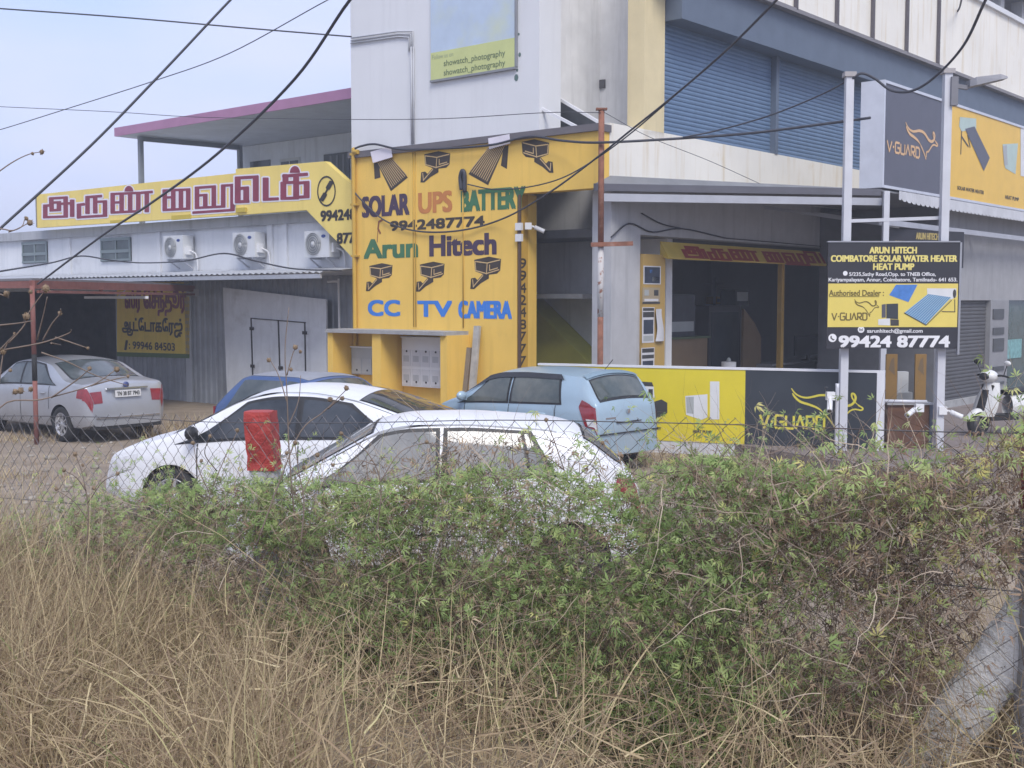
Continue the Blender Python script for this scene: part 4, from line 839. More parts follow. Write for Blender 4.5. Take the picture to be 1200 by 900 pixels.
# ------------------------------------------------------------------ cars
def gsmooth(a, sig):
    k = np.arange(-int(3 * sig), int(3 * sig) + 1); g = np.exp(-k * k / (2 * sig * sig)); g /= g.sum(); n = len(k) // 2
    e = np.concatenate([2 * a[0] - a[n:0:-1], a, 2 * a[-1] - a[-2:-n - 2:-1]]); return np.convolve(e, g, 'valid')
class Shell:
    N = 170
    def __init__(s, top, belt, width, bot, tumble=.36, crown=.07, sig=2.2):
        P = np.array(top, float); d = np.r_[0, np.cumsum(np.hypot(np.diff(P[:, 0]), np.diff(P[:, 1])))]
        t = np.linspace(0, d[-1], s.N); x = np.interp(t, d, P[:, 0]); z = np.interp(t, d, P[:, 1])
        x = gsmooth(x, sig); z = gsmooth(z, sig); x = np.maximum.accumulate(x + np.arange(s.N) * 1e-6)
        s.x, s.zt = x, z
        s.zb = np.minimum(np.interp(x, *np.array(belt).T), z - .05); s.w = gsmooth(np.interp(x, *np.array(width).T), 3); s.bot = np.interp(x, *np.array(bot).T)
        s.cr = np.minimum(crown, .4 * (z - s.zb)); s.yr = np.maximum(.25, s.w * .965 - tumble * (z - s.cr - s.zb)); s.zr = z - s.cr
    def g(s, a, f):
        f = min(max(f, 0), s.N - 1.001); i = int(f); return a[i] * (1 - f + i) + a[i + 1] * (f - i)
    def fx(s, x): return float(np.interp(x, s.x, np.arange(s.N)))
    def side(s, f, q):
        zb, zr, w, yr = s.g(s.zb, f), s.g(s.zr, f), s.g(s.w, f), s.g(s.yr, f); yb = w * .965
        return Vector((s.g(s.x, f), yb + (yr - yb) * q + .025 * 4 * q * (1 - q) * min(1, (zr - zb) / .3), zb + (zr - zb) * q))
    def top(s, f, q):
        zr, yr, cr = s.g(s.zr, f), s.g(s.yr, f), s.g(s.cr, f); return Vector((s.g(s.x, f), yr * q, zr + cr * (1 - q * q)))
    LH = [0, .0, .05, .17, .36, .55, .72, .86, .95, 1]; LW = [0, .8, .94, .985, 1, 1, .998, .99, .98, .965]
    def low(s, f, q):
        b, zb, w = s.g(s.bot, f), s.g(s.zb, f), s.g(s.w, f); return Vector((s.g(s.x, f), w * float(np.interp(q, s.LH[1:], s.LW[1:])), b + (zb - b) * q))
    def body(s, arches=()):
        m = MB(); rings = []; idx = np.linspace(0, s.N - 1, 86)
        for f in idx:
            h = [Vector((s.g(s.x, f), 0, s.g(s.bot, f)))] + [s.low(f, q) if i else Vector((s.g(s.x, f), s.g(s.w, f) * .8, s.g(s.bot, f))) for i, q in enumerate(s.LH[1:])]
            h += [s.side(f, q) for q in (.25, .5, .75, 1)] + [s.top(f, q) for q in (.85, .6, .3)] + [s.top(f, 0)]
            rings.append(h + [Vector((p.x, -p.y, p.z)) for p in h[-2:0:-1]])
        k = len(rings[0]); m.smooth = True
        m.add([p for r_ in rings for p in r_], [(i * k + j, i * k + (j + 1) % k, (i + 1) * k + (j + 1) % k, (i + 1) * k + j) for i in range(len(rings) - 1) for j in range(k)])
        n0 = len(rings) * k - k; m.f += [tuple(range(k - 1, -1, -1)), tuple(n0 + j for j in range(k))]; m.mi += [0, 0]; m.sm += [False, False]
        return m
    def patch(s, m, kind, corners, off, nu=14, nv=6, both=True, th=0.0):
        # corners: (x,q) lower rear, lower front, upper front, upper rear; surface point pushed out along its normal
        fn = getattr(s, kind); c = [(s.fx(x), q) for x, q in corners]
        def par(u, v): return ((c[0][0] * (1 - u) + c[1][0] * u) * (1 - v) + (c[3][0] * (1 - u) + c[2][0] * u) * v, (c[0][1] * (1 - u) + c[1][1] * u) * (1 - v) + (c[3][1] * (1 - u) + c[2][1] * u) * v)
        cx = float(s.x.mean())
        def pt(u, v):
            f, q = par(u, v); p = fn(f, q); e = .02; a = fn(f + .6, q) - fn(f - .6, q); b = fn(f, q + e) - fn(f, q - e); n = a.cross(b)
            if n.length < 1e-9: n = Vector((0, 1, 0))
            n.normalize()
            if n.dot(p - Vector((p.x * .6 + cx * .4, 0, .55))) < 0: n = -n
            return p + n * off
        for sg in ((1, -1) if both and kind != 'top' else (1,) if kind != 'top' else (1,)):
            sm = m.smooth; m.smooth = True; g_ = MB(); g_.smooth = True; g_.grid(pt, nu, nv); vs = [(p[0], p[1] * sg, p[2]) for p in g_.v]; m.add(vs, [f if sg > 0 else f[::-1] for f in g_.f]); m.smooth = sm
        return m
CARN = [0]
def finish_body(m, mats, parent, wheels, rw, half):
    ob = m.part('body', mats, parent); me = ob.data
    bm = bmesh.new(); bm.from_mesh(me); bmesh.ops.remove_doubles(bm, verts=bm.verts, dist=.0005); bmesh.ops.recalc_face_normals(bm, faces=bm.faces); bm.to_mesh(me); bm.free()
    cm = MB()
    for x in wheels:
        for sg in (1, -1): cm.lathe([(0, sg * (half - .30)), (rw + .045, sg * (half - .30)), (rw + .045, sg * (half + .2)), (0, sg * (half + .2))], (x, 0, rw - .005), n=36)
    cut = cm.link('arch_cutter', [mats[1]]); bm = bmesh.new(); bm.from_mesh(cut.data); bmesh.ops.remove_doubles(bm, verts=bm.verts, dist=.0005); bmesh.ops.recalc_face_normals(bm, faces=bm.faces); bm.to_mesh(cut.data); bm.free()
    cut.parent = parent
    md = ob.modifiers.new('arches', 'BOOLEAN'); md.operation = 'DIFFERENCE'; md.object = cut; md.solver = 'EXACT'
    try: md.material_mode = 'TRANSFER'
    except Exception: pass
    dg = bpy.context.evaluated_depsgraph_get(); dg.update(); new = bpy.data.meshes.new_from_object(ob.evaluated_get(dg)); ob.modifiers.clear(); ob.data = new; bpy.data.objects.remove(cut)
    try: new.set_sharp_from_angle(angle=R(38))
    except Exception: pass
    return ob
def wheel(parent, x, sg, rw, half, alloy):
    y0 = sg * (half - .01); t = MB(); prof = [(rw * .60, y0 - sg * .2), (rw * .96, y0 - sg * .2), (rw, y0 - sg * .17), (rw, y0 - sg * .04), (rw * .95, y0 - sg * .005), (rw * .72, y0), (rw * .64, y0 - sg * .015), (rw * .6, y0 - sg * .05)]
    t.lathe(prof, (x, 0, rw), n=32); w_ = bpy.data.objects.new('wheel', None); COL.objects.link(w_); w_.parent = parent; OFF[w_.name] = (0, 0, 0); t.part('tyre', RUBBER, w_)
    r_ = MB(); r_.lathe([(0, y0 - sg * .09), (rw * .6, y0 - sg * .09)], (x, 0, rw), n=24); r_.m = 1
    r_.lathe([(rw * .54, y0 - sg * .07), (rw * .62, y0 - sg * .012), (rw * .66, y0 - sg * .01), (rw * .66, y0 - sg * .06)], (x, 0, rw), n=32); r_.lathe([(0, y0 - sg * .02), (rw * .13, y0 - sg * .022), (rw * .16, y0 - sg * .06)], (x, 0, rw), n=16)
    for k in range(alloy):
        a = 2 * math.pi * k / alloy + .2; p = (x + rw * .1 * math.cos(a), y0 - sg * .035, rw + rw * .1 * math.sin(a)); q = (x + rw * .6 * math.cos(a), y0 - sg * .03, rw + rw * .6 * math.sin(a)); r_.bar(p, q, rw * .10, .02)
    r_.part('rim', [DARK, mat('alloy_silver', (.5, .5, .52), .35, .6)], w_)
def lamp_mat(name, col): return mat(name, col, .15, var=.2, vs=14, spec=.6, coat=.4)
REDL, WHITEL, AMBL = lamp_mat('red_lamp_lens', (.23, .022, .03)), lamp_mat('clear_lamp_lens', (.6, .6, .62)), lamp_mat('amber_lamp_lens', (.6, .22, .03))
TRIM = mat('black_trim', (.022, .022, .024), .5, var=.1)
def mirror(parent, paint, x, y, z, sg):
    m = MB(); m.ball((x, sg * (y + .09), z + .04), (.06, .10, .075), 10, 7); m.bar((x, sg * (y - .04), z - .02), (x, sg * (y + .06), z), .05, .04); m.part('wing_mirror', paint, parent)
def plate(parent, x, z, sgn, text, w=.5, h=.12, lean=.0):
    m = MB(); t = MB(); t.box(-w / 2, w / 2, 0, .012, -h / 2, h / 2)
    q = [(x - sgn * b + c * lean, -a * sgn * -1 if False else (a if sgn < 0 else -a) * -1, z + c) for a, b, c in t.v]; m.add(q, t.f); pl = m.part('number_plate', mat('plate_white', (.62, .62, .62), .5), parent)
    t = MB(); t.text(text, -w * .44, w * .44, -h * .3, h * .3, -.003, .08); m = MB(); m.add([(x - sgn * b + c * lean, (a if sgn < 0 else -a) * -1, z + c) for a, b, c in t.v], t.f); m.part('plate_lettering', PD, pl)
def paintm(name, col, dust, lo=.5, hi=.85, rough=.28, metal=0.): return mat(name, col, rough, metal, var=.05, dirt=dust, dlo=lo, dhi=hi, ds=1.6, coat=.15)

def car(label, frame_loc, heading, sh, paint, glass, wheels, rw, half, sidewins, screens, extras, alloy=8, roofm=None, group=None):
    o = thing('parked_car', label, 'car', W, (0, 0, 0), group, rot=R(heading)); o.location = frame_loc
    b = finish_body(sh.body(), [paint, DARK], o, wheels, rw, half)
    for x in wheels:
        for sg in (1, -1): wheel(o, x, sg, rw, half, alloy)
    for name, c, fr in sidewins:
        (xr, q0), (xf, _), (xtf, q1), (xtr, _) = c
        e = .035
        for sg in (1, -1):
            m = MB(); tm = MB(); sh.patch(tm, 'side', [(xr - e, q0 - .06), (xf + e * 1.6, q0 - .06), (xtf + e, q1 + .07), (xtr - e, q1 + .07)], .004, 20, 4, both=False); tm.v = [(a, b_ * sg, z) for a, b_, z in tm.v]
            fr_ = tm.part('window_frame', fr or TRIM, o)
            gm = MB(); sh.patch(gm, 'side', c, .009, 20, 6, both=False); gm.v = [(a, b_ * sg, z) for a, b_, z in gm.v]; gm.part('pane', glass, fr_)
    for name, x0, x1, q0, q1 in screens:
        m = MB(); sh.patch(m, 'top', [(x0 - .02, -q0 - .03), (x1 + .02, -q1 - .03), (x1 + .02, q1 + .03), (x0 - .02, q0 + .03)], .003, 12, 16); fr_ = m.part(name + '_seal', TRIM, o)
        m = MB(); sh.patch(m, 'top', [(x0, -q0), (x1, -q1), (x1, q1), (x0, q0)], .008, 14, 18); m.part(name, glass, fr_)
    extras(o, sh, paint); return o
def seam(o, sh, x, q0=.08, q1=1.0, dx=0.0):
    m = MB()
    for sg in (1, -1):
        t = MB(); sh.patch(t, 'low', [(x - .007, q0), (x + .007, q0), (x + .007 + dx, q1), (x - .007 + dx, q1)], .003, 1, 10, both=False); t.v = [(a, b * sg, z) for a, b, z in t.v]; m.add(t.v, t.f)
    m.part('door_seam', TRIM, o)
def handle(o, sh, x, q, paint):
    m = MB()
    for sg in (1, -1): p = sh.low(sh.fx(x), q); m.ball((p.x, sg * (p.y + .012), p.z), (.10, .022, .02), 10, 6)
    m.part('door_handle', paint, o)

# silver sedan seen from behind
SIL = paintm('silver_paint', (.42, .435, .47), (.34, .34, .35), .5, .9, .32, .45)
GL1 = glass_mat('car_glass_dusty', (.035, .04, .042), (.14, .135, .12), .42, .85)
GL2 = glass_mat('car_glass_clear', (.05, .065, .07), (.17, .19, .20), .4, .9)
sedan = Shell([(-2.14, .50), (-2.13, .70), (-2.08, .92), (-2.03, 1.035), (-1.95, 1.065), (-1.62, 1.09), (-1.48, 1.11), (-.82, 1.40), (-.30, 1.455), (.15, 1.455), (.48, 1.40), (1.20, 1.0), (1.80, .90), (2.05, .76), (2.13, .52)],
              [(-2.14, .96), (-1.5, .98), (.6, .92), (1.3, .88), (2.1, .7)], [(-2.14, .66), (-2.05, .78), (-1.75, .85), (0, .86), (1.5, .84), (1.95, .76), (2.13, .6)], [(-2.14, .30), (-1.9, .24), (1.8, .2), (2.13, .28)])
def ex_silver(o, sh, paint):
    for sg in (1, -1):
        m = MB(); sh.patch(m, 'low', [(-2.12, .66), (-1.86, .76), (-1.88, .97), (-2.06, .98)], .006, 8, 5, both=False); m.v = [(a, b * sg, z) for a, b, z in m.v]; m.part('tail_lamp', REDL, o)
        m = MB(); sh.patch(m, 'top', [(-2.124, .74), (-2.124, .99), (-2.078, .99), (-2.078, .68)], .008, 8, 6); sh.patch(m, 'side', [(-2.126, 0), (-2.03, 0), (-2.05, 1), (-2.122, 1)], .008, 6, 3, both=False); sh.patch(m, 'low', [(-2.128, .74), (-2.0, .70), (-2.0, 1), (-2.126, 1)], .008, 6, 4, both=False); m.v = [(a, b * sg, z) for a, b, z in m.v]; m.part('tail_lamp', REDL, o)
    m = MB(); m.box(-2.135, -2.09, -.40, .40, .925, .955); m.part('chrome_strip', CHROME, o)
    plate(o, -2.155, .85, -1, 'TN 38 BT 7943', .5, .12, .06)
    m = MB(); m.lathe([(0, -2.10), (.05, -2.10), (.05, -2.07)], (0, 0, 1.0), ax='x', n=16); m.part('badge', mat('badge_navy', (.05, .07, .2), .3), o)
    m = MB(); m.box(-2.16, -2.1, -.62, .62, .43, .455); m.part('bumper_strip', CHROME, o)
    m = MB(); m.box(-2.13, -2.0, -.66, .66, .24, .34); m.part('rear_valance', TRIM, o)
    for x in (.02, .95): seam(o, sh, x)
    seam(o, sh, -.98, .45, 1)
    for x in (-.78, .2): handle(o, sh, x, .83, paint)
    mirror(o, paint, .92, .82, .98, 1); mirror(o, paint, .92, .82, .98, -1)
car('silver sedan seen from behind outside the dark garage bay', on_z(127, 512, 0) + Vector((-1.05, .75, 0)), 139.5, sedan, SIL, GL2, (-1.36, 1.24), .31, .86,
    [('rear', [(-1.18, .1), (.0, .1), (.0, .9), (-.62, .9)], None), ('front', [(.06, .1), (1.12, .12), (.42, .9), (.06, .9)], None)],
    [('rear_window', -1.46, -.80, .80, .86), ('windscreen', .52, 1.16, .86, .84)], ex_silver)

# white sedan behind the near hatchback
WHP = paintm('white_paint', (.70, .71, .74), (.56, .56, .57), .5, .9, .42)
GL3 = glass_mat('car_glass_tinted', (.022, .026, .032), (.10, .11, .125), .4, .9)
sedan2 = Shell([(-2.2, .50), (-2.19, .72), (-2.13, .98), (-2.03, 1.05), (-1.75, 1.08), (-.75, 1.40), (-.25, 1.475), (.2, 1.475), (.55, 1.40), (1.40, .98), (1.85, .88), (2.12, .72), (2.2, .50)],
               [(-2.2, .95), (-1.5, .98), (.6, .91), (1.3, .86), (2.1, .68)], [(-2.2, .66), (-2.05, .78), (-1.75, .84), (0, .85), (1.5, .84), (1.95, .76), (2.2, .6)], [(-2.2, .30), (-1.9, .24), (1.8, .2), (2.2, .28)], sig=3)
def ex_w(o, sh, paint):
    for x in (-.12, 1.0): seam(o, sh, x)
    for x in (-.9, .1): handle(o, sh, x, .83, paint)
    mirror(o, TRIM, 1.02, .82, .96, 1); mirror(o, TRIM, 1.02, .82, .96, -1)
    for sg in (1, -1):
        m = MB(); sh.patch(m, 'low', [(1.75, .72), (2.14, .55), (2.08, .95), (1.7, .98)], .006, 8, 5, both=False); m.v = [(a, b * sg, z) for a, b, z in m.v]; m.part('headlight', WHITEL, o)
        m = MB(); sh.patch(m, 'low', [(-2.17, .7), (-1.85, .78), (-1.9, .97), (-2.1, .97)], .006, 8, 5, both=False); m.v = [(a, b * sg, z) for a, b, z in m.v]; m.part('tail_lamp', REDL, o)
    m = MB(); sh.patch(m, 'side', [(-1.45, 1.02), (1.3, 1.02), (.5, 1.04), (-.7, 1.04)], .003, 30, 1); m.part('roof_gutter', mat('gutter_grey', (.30, .31, .33), .5), o)
_sd2 = car('white sedan with black mirror behind the red topped post', (-2.2, 13.5, 0), 167, sedan2, WHP, GL3, (-1.32, 1.3), .31, .85,
    [('rear', [(-1.25, .1), (-.14, .1), (-.14, .88), (-.62, .88)], None), ('front', [(-.08, .1), (1.22, .12), (.46, .88), (-.08, .88)], None)],
    [('rear_window', -1.68, -.72, .84, .88), ('windscreen', .6, 1.34, .86, .84)], ex_w)

_sd2.scale = (1.05, 1.05, 1.05)
# near white hatchback
GL4 = glass_mat('car_glass_pale', (.17, .175, .175), (.36, .35, .33), .35, .8)  # base colour raised to stand in for reflected sky; the patches are dust
hatch1 = Shell([(-1.82, .48), (-1.80, .72), (-1.74, .96), (-1.62, 1.10), (-1.30, 1.36), (-1.0, 1.44), (-.3, 1.485), (.25, 1.475), (.50, 1.42), (1.30, .98), (1.62, .86), (1.78, .68), (1.82, .48)],
               [(-1.82, .98), (-1.2, 1.0), (.6, .93), (1.2, .88), (1.8, .68)], [(-1.82, .62), (-1.7, .74), (-1.4, .81), (0, .83), (1.2, .81), (1.6, .74), (1.82, .58)], [(-1.82, .30), (-1.5, .22), (1.5, .2), (1.82, .28)], sig=2.6)
def ex_h1(o, sh, paint):
    for x in (-.08, .92): seam(o, sh, x)
    seam(o, sh, -.95, .4, 1)
    for x in (-.72, .15): handle(o, sh, x, .83, paint)
    for sg in (1, -1):
        m = MB(); sh.patch(m, 'low', [(-1.80, .62), (-1.52, .8), (-1.56, .99), (-1.72, .99)], .006, 8, 5, both=False); m.v = [(a, b * sg, z) for a, b, z in m.v]; m.part('tail_lamp', REDL, o)
        m = MB(); sh.patch(m, 'low', [(1.4, .72), (1.76, .55), (1.72, .95), (1.36, .98)], .006, 8, 5, both=False); m.v = [(a, b * sg, z) for a, b, z in m.v]; m.part('headlight', WHITEL, o)
    mirror(o, paint, .95, .80, .97, 1); mirror(o, paint, .95, .80, .97, -1)
    for sg in (1, -1):
        m = MB(); sh.patch(m, 'side', [(-.84, .04), (-.81, .04), (-.74, .92), (-.77, .92)], .012, 1, 8, both=False); m.v = [(a, b * sg, z) for a, b, z in m.v]; m.part('window_divider', TRIM, o)
    m = MB(); sh.patch(m, 'side', [(-1.05, 1.0), (1.1, 1.0), (.48, 1.03), (-1.05, 1.03)], .003, 30, 1); m.part('roof_gutter', mat('gutter_grey', (.30, .31, .33), .5), o)
car('white dusty hatchback nearest the fence with pale windows', (-.68, 10.8, 0), 181, hatch1, WHP, GL4, (-1.18, 1.2), .29, .83,
    [('rear', [(-1.02, .06), (-.12, .06), (-.12, .9), (-.80, .9)], None), ('front', [(-.02, .06), (1.12, .1), (.44, .9), (-.02, .9)], None)],
    [('rear_window', -1.6, -1.30, .8, .86), ('windscreen', .54, 1.26, .86, .84)], ex_h1)

# light blue hatchback seen from behind
LBL = paintm('light_blue_paint', (.34, .45, .53), (.40, .45, .48), .5, .9, .3, .2)
GL5 = glass_mat('car_glass_rear', (.06, .075, .075), (.20, .20, .17), .38, .85)
hatch2 = Shell([(-1.75, .46), (-1.76, .60), (-1.745, .74), (-1.715, .98), (-1.66, 1.10), (-1.46, 1.40), (-1.40, 1.455), (-1.0, 1.475), (-.3, 1.48), (.2, 1.455), (.45, 1.40), (1.15, 1.0), (1.5, .9), (1.7, .72), (1.75, .48)],
               [(-1.75, .97), (-1.2, .98), (.6, .91), (1.2, .88), (1.8, .68)], [(-1.76, .66), (-1.68, .70), (-1.5, .735), (-1.2, .745), (0, .75), (1.2, .74), (1.55, .68), (1.75, .55)], [(-1.75, .28), (-1.5, .22), (1.5, .2), (1.75, .28)], tumble=.30, sig=1.8)
def ex_h2(o, sh, paint):
    for sg in (1, -1):
        m = MB(); sh.patch(m, 'low', [(-1.742, .52), (-1.55, .64), (-1.42, 1.0), (-1.69, 1.0)], .012, 8, 6, both=False); sh.patch(m, 'side', [(-1.69, 0), (-1.42, 0), (-1.47, .30), (-1.60, .32)], .012, 6, 4, both=False); m.v = [(a, b * sg, z) for a, b, z in m.v]; lp = m.part('tail_lamp', REDL, o)
        m = MB(); sh.patch(m, 'low', [(-1.735, .60), (-1.60, .64), (-1.56, .78), (-1.715, .76)], .017, 6, 4, both=False); m.v = [(a, b * sg, z) for a, b, z in m.v]; m.part('lamp_lens', WHITEL, lp)
    for x in (-.05, .9): seam(o, sh, x)
    seam(o, sh, -.98, .4, 1)
    m = MB(); sh.patch(m, 'top', [(-1.44, -.96), (-1.36, -.96), (-1.36, .96), (-1.44, .96)], .02, 3, 16); m.part('roof_spoiler', mat('spoiler_dark_blue', (.20, .28, .34), .35), o)  # spoiler strip in a darker blue than the body
    m = MB()
    for sg in (1, -1):
        t = MB(); sh.patch(t, 'side', [(-1.08, .84), (1.0, .84), (.44, 1.0), (-1.0, 1.0)], .02, 24, 2, both=False); m.add([(a, b * sg, z) for a, b, z in t.v], t.f)
    m.part('rain_visor', mat('visor_black', (.03, .03, .034), .25), o)
    m = MB(); m.box(-1.752, -1.74, -.03, .03, .86, .92); m.part('badge', CHROME, o)
    m = MB(); m.box(-1.765, -1.735, -.28, .28, .735, .75); m.box(-1.77, -1.74, -.7, .7, .585, .60); m.part('panel_gap', TRIM, o)
    m = MB(); m.box(-1.74, -1.73, .28, .5, .80, .825); m.part('model_badge', CHROME, o)
    for x in (-.72, .15): handle(o, sh, x, .83, paint)
    mirror(o, paint, .88, .72, .97, 1); mirror(o, paint, .88, .72, .97, -1)
    m = MB(); m.bar((-1.3, 0, 1.47), (-1.45, 0, 1.62), .008); m.part('aerial', TRIM, o)
car('light blue hatchback seen from behind beside yellow hoarding', (.42, 18.3, 0), 136, hatch2, LBL, GL5, (-1.12, 1.18), .28, .75,
    [('rear', [(-1.06, .08), (-.1, .08), (-.1, .88), (-.98, .88)], None), ('front', [(.0, .08), (1.02, .1), (.40, .88), (.0, .88)], None)],
    [('rear_window', -1.655, -1.47, .82, .88), ('windscreen', .5, 1.1, .86, .84)], ex_h2)

# old blue car by the cladding
BLU = paintm('old_blue_paint', (.05, .10, .245), (.09, .12, .2), .5, .9, .4)
hatch3 = Shell([(-1.66, .48), (-1.65, .75), (-1.60, .92), (-1.50, .98), (-1.06, 1.34), (-.92, 1.38), (.1, 1.39), (.40, 1.34), (1.02, .95), (1.45, .87), (1.62, .72), (1.66, .48)],
               [(-1.65, .80), (0, .82), (1.2, .80), (1.7, .66)], [(-1.65, .62), (-1.4, .69), (0, .71), (1.3, .70), (1.66, .6)], [(-1.65, .28), (1.66, .26)], tumble=.26, crown=.05, sig=1.6)
def ex_b(o, sh, paint):
    for x in (-.1, .78): seam(o, sh, x)
    m = MB(); sh.patch(m, 'top', [(-.98, -.94), (.34, -.94), (.34, .94), (-.98, .94)], .006, 12, 14); m.part('dusty_roof', mat('dusty_roof_grey', (.24, .25, .28), .7, var=.1), o)
    for sg in (1, -1): mirror(o, TRIM, .82, .68, .95, sg)
    m = MB()
    for sg in (1, -1): m.box(-1.66, -1.63, sg * .45, sg * .62, .68, .84)
    m.part('tail_lamp', REDL, o)
car('old blue car with grey roof parked before the corrugated cladding', (-2.92, 17.95, 0), -36, hatch3, BLU, GL2, (-1.05, 1.1), .27, .71,
    [('rear', [(-1.32, .1), (-.12, .1), (-.12, .9), (-.98, .9)], BLU), ('front', [(-.03, .1), (.92, .1), (.40, .9), (-.03, .9)], BLU)],
    [('rear_window', -1.48, -1.08, .82, .86), ('windscreen', .44, .98, .88, .88)], ex_b)
# ------------------------------------------------------------------ air conditioners under the roof sign
def aircon(px, py, lab):
    yb_ = VG - .36; x0, z0 = U.y(px - 17, py + 17, yb_); o = thing('air_conditioner', lab, 'air conditioner', U, (x0, yb_, z0), 'air conditioners on the garage front')
    w, h, d = .80, .56, .30
    m = MB(); m.box(x0, x0 + w, yb_, yb_ + d, z0, z0 + h); m.part('casing', mat('aircon_white', (.56, .57, .58), .5, var=.05, streak=.2), o)
    m = MB(); m.lathe([(0, yb_ - .012), (.235, yb_ - .012), (.24, yb_ - .003)], (x0 + .29, 0, z0 + .28), n=28); g_ = m.part('fan_grille', mat('grille_grey', (.20, .21, .22), .6), o)
    m = MB()
    for r_ in (.06, .11, .16, .21, .24):
        m.tube([(x0 + .29 + r_ * math.cos(t), yb_ - .02, z0 + .28 + r_ * math.sin(t)) for t in [2 * math.pi * k / 24 for k in range(25)]], .006, 4)
    m.lathe([(0, yb_ - .03), (.05, yb_ - .03), (.055, yb_ - .015)], (x0 + .29, 0, z0 + .28), n=14); m.part('grille_ring', mat('grille_ring_white', (.46, .47, .48), .5), g_)
    m = MB(); m.disc(x0 + .62, z0 + .44, .07, .035, yb_ - .004); m.part('badge', mat('badge_blue', (.03, .06, .22), .4), o)
    m = MB(); m.box(x0 + w, x0 + w + .06, yb_ + .06, yb_ + .2, z0 + .1, z0 + .3); m.part('valve_cover', PLAST, o)
    m = MB()
    for t in (.12, .68): m.bar((x0 + t, yb_ + .02, z0 - .02), (x0 + t, VG, z0 - .02), .035); m.bar((x0 + t, yb_ + .05, z0 - .03), (x0 + t, VG - .01, z0 - .22), .03)
    m.part('bracket', STEEL, o)
    m = MB(); m.tube(spline([(x0 + w + .05, yb_ + .15, z0 + .2), (x0 + w + .15, VG - .1, z0 + .1), (x0 + w + .16, VG - .06, z0 - .2), (x0 + w + .12, VG - .04, zaw + .1)]), .022, 6); m.part('pipe', PLAST, o)
aircon(209, 287, 'leftmost of three white air conditioners, under the roof sign'); aircon(290, 285, 'middle of three white air conditioners, under the roof sign'); aircon(374, 285, 'rightmost of three white air conditioners, beside the yellow wall')
# ------------------------------------------------------------------ cables
def cable(pts, r_, lab, n=8):
    P = spline([at(px, py, Y) for px, py, Y in pts], n); m = MB(); m.tube(P, r_ * .8, 6); b = P[len(P) // 2]
    m.top('overhead_cable', CABLE, lab, 'cable', W, (b.x, b.y, b.z), 'overhead cables')
cable([(330, -60, 10.5), (270, 0, 10.2), (190, 85, 9.8), (105, 172, 9.4), (0, 268, 9), (-90, 350, 8.7)], .013, 'thick black cable crossing the sky at far left')
tp = at(43, 337, 20.35)
cable([(470, -68, 10.5), (410, 0, 11), (345, 93, 12.2), (255, 180, 14), (180, 236, 16), (120, 276, 18), (44, 333, 20.3)], .020, 'thick black cable running down across the roof sign to the red post')
cable([(-60, 5, 24), (0, 10, 24), (140, 20, 24), (290, 33, 24), (412, 43, 23.8)], .018, 'thin wire meeting the white tower at its left edge')
cable([(-60, 122, 25), (0, 125, 25), (130, 131, 25), (225, 137, 25), (330, 139, 24), (414, 140, 22.8), (520, 139, 21.4), (640, 132, 19.8), (704, 132, 19.7)], .008, 'thin wire running level across the tower to the rusty pole')
cable([(430, -20, 13), (384, 0, 13), (270, 62, 14), (180, 95, 15), (80, 127, 16), (0, 152, 17), (-60, 168, 17)], .007, 'faint thin wire sloping across the open sky')
yq = U.w((0, VF - .1, 0))
def wy(px, py, d=.1): p = U.hit(px, py, 1, VF - d); return (px, py, U.w(p).y)
cable([(960, -55, 12), (910, 0, 13), (850, 60, 14.5), (790, 112, 16.2), (740, 152, 17.6), (690, 192, 18.6), (640, 228, 19.4), wy(590, 256, .15), wy(540, 270, .08), wy(490, 271, .05), wy(452, 259, .05), wy(425, 236, .05), wy(413, 222, .05)], .020, 'thick black cable sagging from the upper right onto the yellow wall')
cable([(800, 104, 16.4), (742, 154, 18), (700, 185, 19.2), (660, 208, 19.8), wy(620, 219, .1), wy(580, 222, .05), wy(548, 216, .05)], .014, 'second cable bunched with the sagging one over BATTERY')
cable([(1020, 138, 18.4), (960, 146, 19), (880, 156, 19.4), (800, 162, 19.6), (704, 167, 19.66), wy(660, 165, .2), wy(620, 160, .12), wy(575, 170, .12), wy(520, 174, .12), wy(470, 175, .12), wy(440, 169, .12), wy(424, 171, .1), wy(416, 174, .1)], .026, 'thick cable strung level past the rusty pole along the yellow coping')
cable([(998, 92, 18.0), (960, 112, 18.6), (900, 136, 19.1), (840, 153, 19.5), (800, 161, 19.55)], .016, 'cable drooping from the left sign pole to the level cable')
cable([(1180, -45, 14), (1155, 0, 15), (1130, 52, 16.2), (1098, 88, 17.2), (1070, 106, 17.6), (1045, 106, 17.8), (1025, 92, 17.9), (1010, 86, 17.95), (999, 92, 18.0)], .024, 'thick cable looping down from the top right to the left sign pole')
cable([(1135, -25, 30), (1128, -5, 30), (1124, 10, 31), (1117, 19, 31.5)], .03, 'short dark cable ending on the white parapet')
cable([(707, 131, 19.75), (760, 160, 20), (830, 188, 20.4), (890, 215, 20.8)], .006, 'thin wire from the rusty pole down to the tin awning')
cable([(0, 318, 21), (60, 308, 26), (95, 300, 27), (130, 305, 27), wy(165, 308, -.3), (215, 306, 25.5), (262, 297, 25), (300, 306, 24.6), (345, 315, 24.2), (400, 317, 23.6)], .02, 'slack black cable lying above the tin awning of the garage')
m = MB()
for pts, r_ in ((((716, 278), (738, 262), (765, 272), (800, 268), (850, 279)), .014), (((752, 250), (775, 262), (800, 268)), .012), (((850, 279), (920, 285), (1000, 292)), .010)):
    m.tube(spline([V.w((*[V.y(px, py, UF - .03)[0]], UF - .03, V.y(px, py, UF - .03)[1])) for px, py in pts], 6), r_, 5)
m.part('wall_cable', CABLE, shop) if False else None
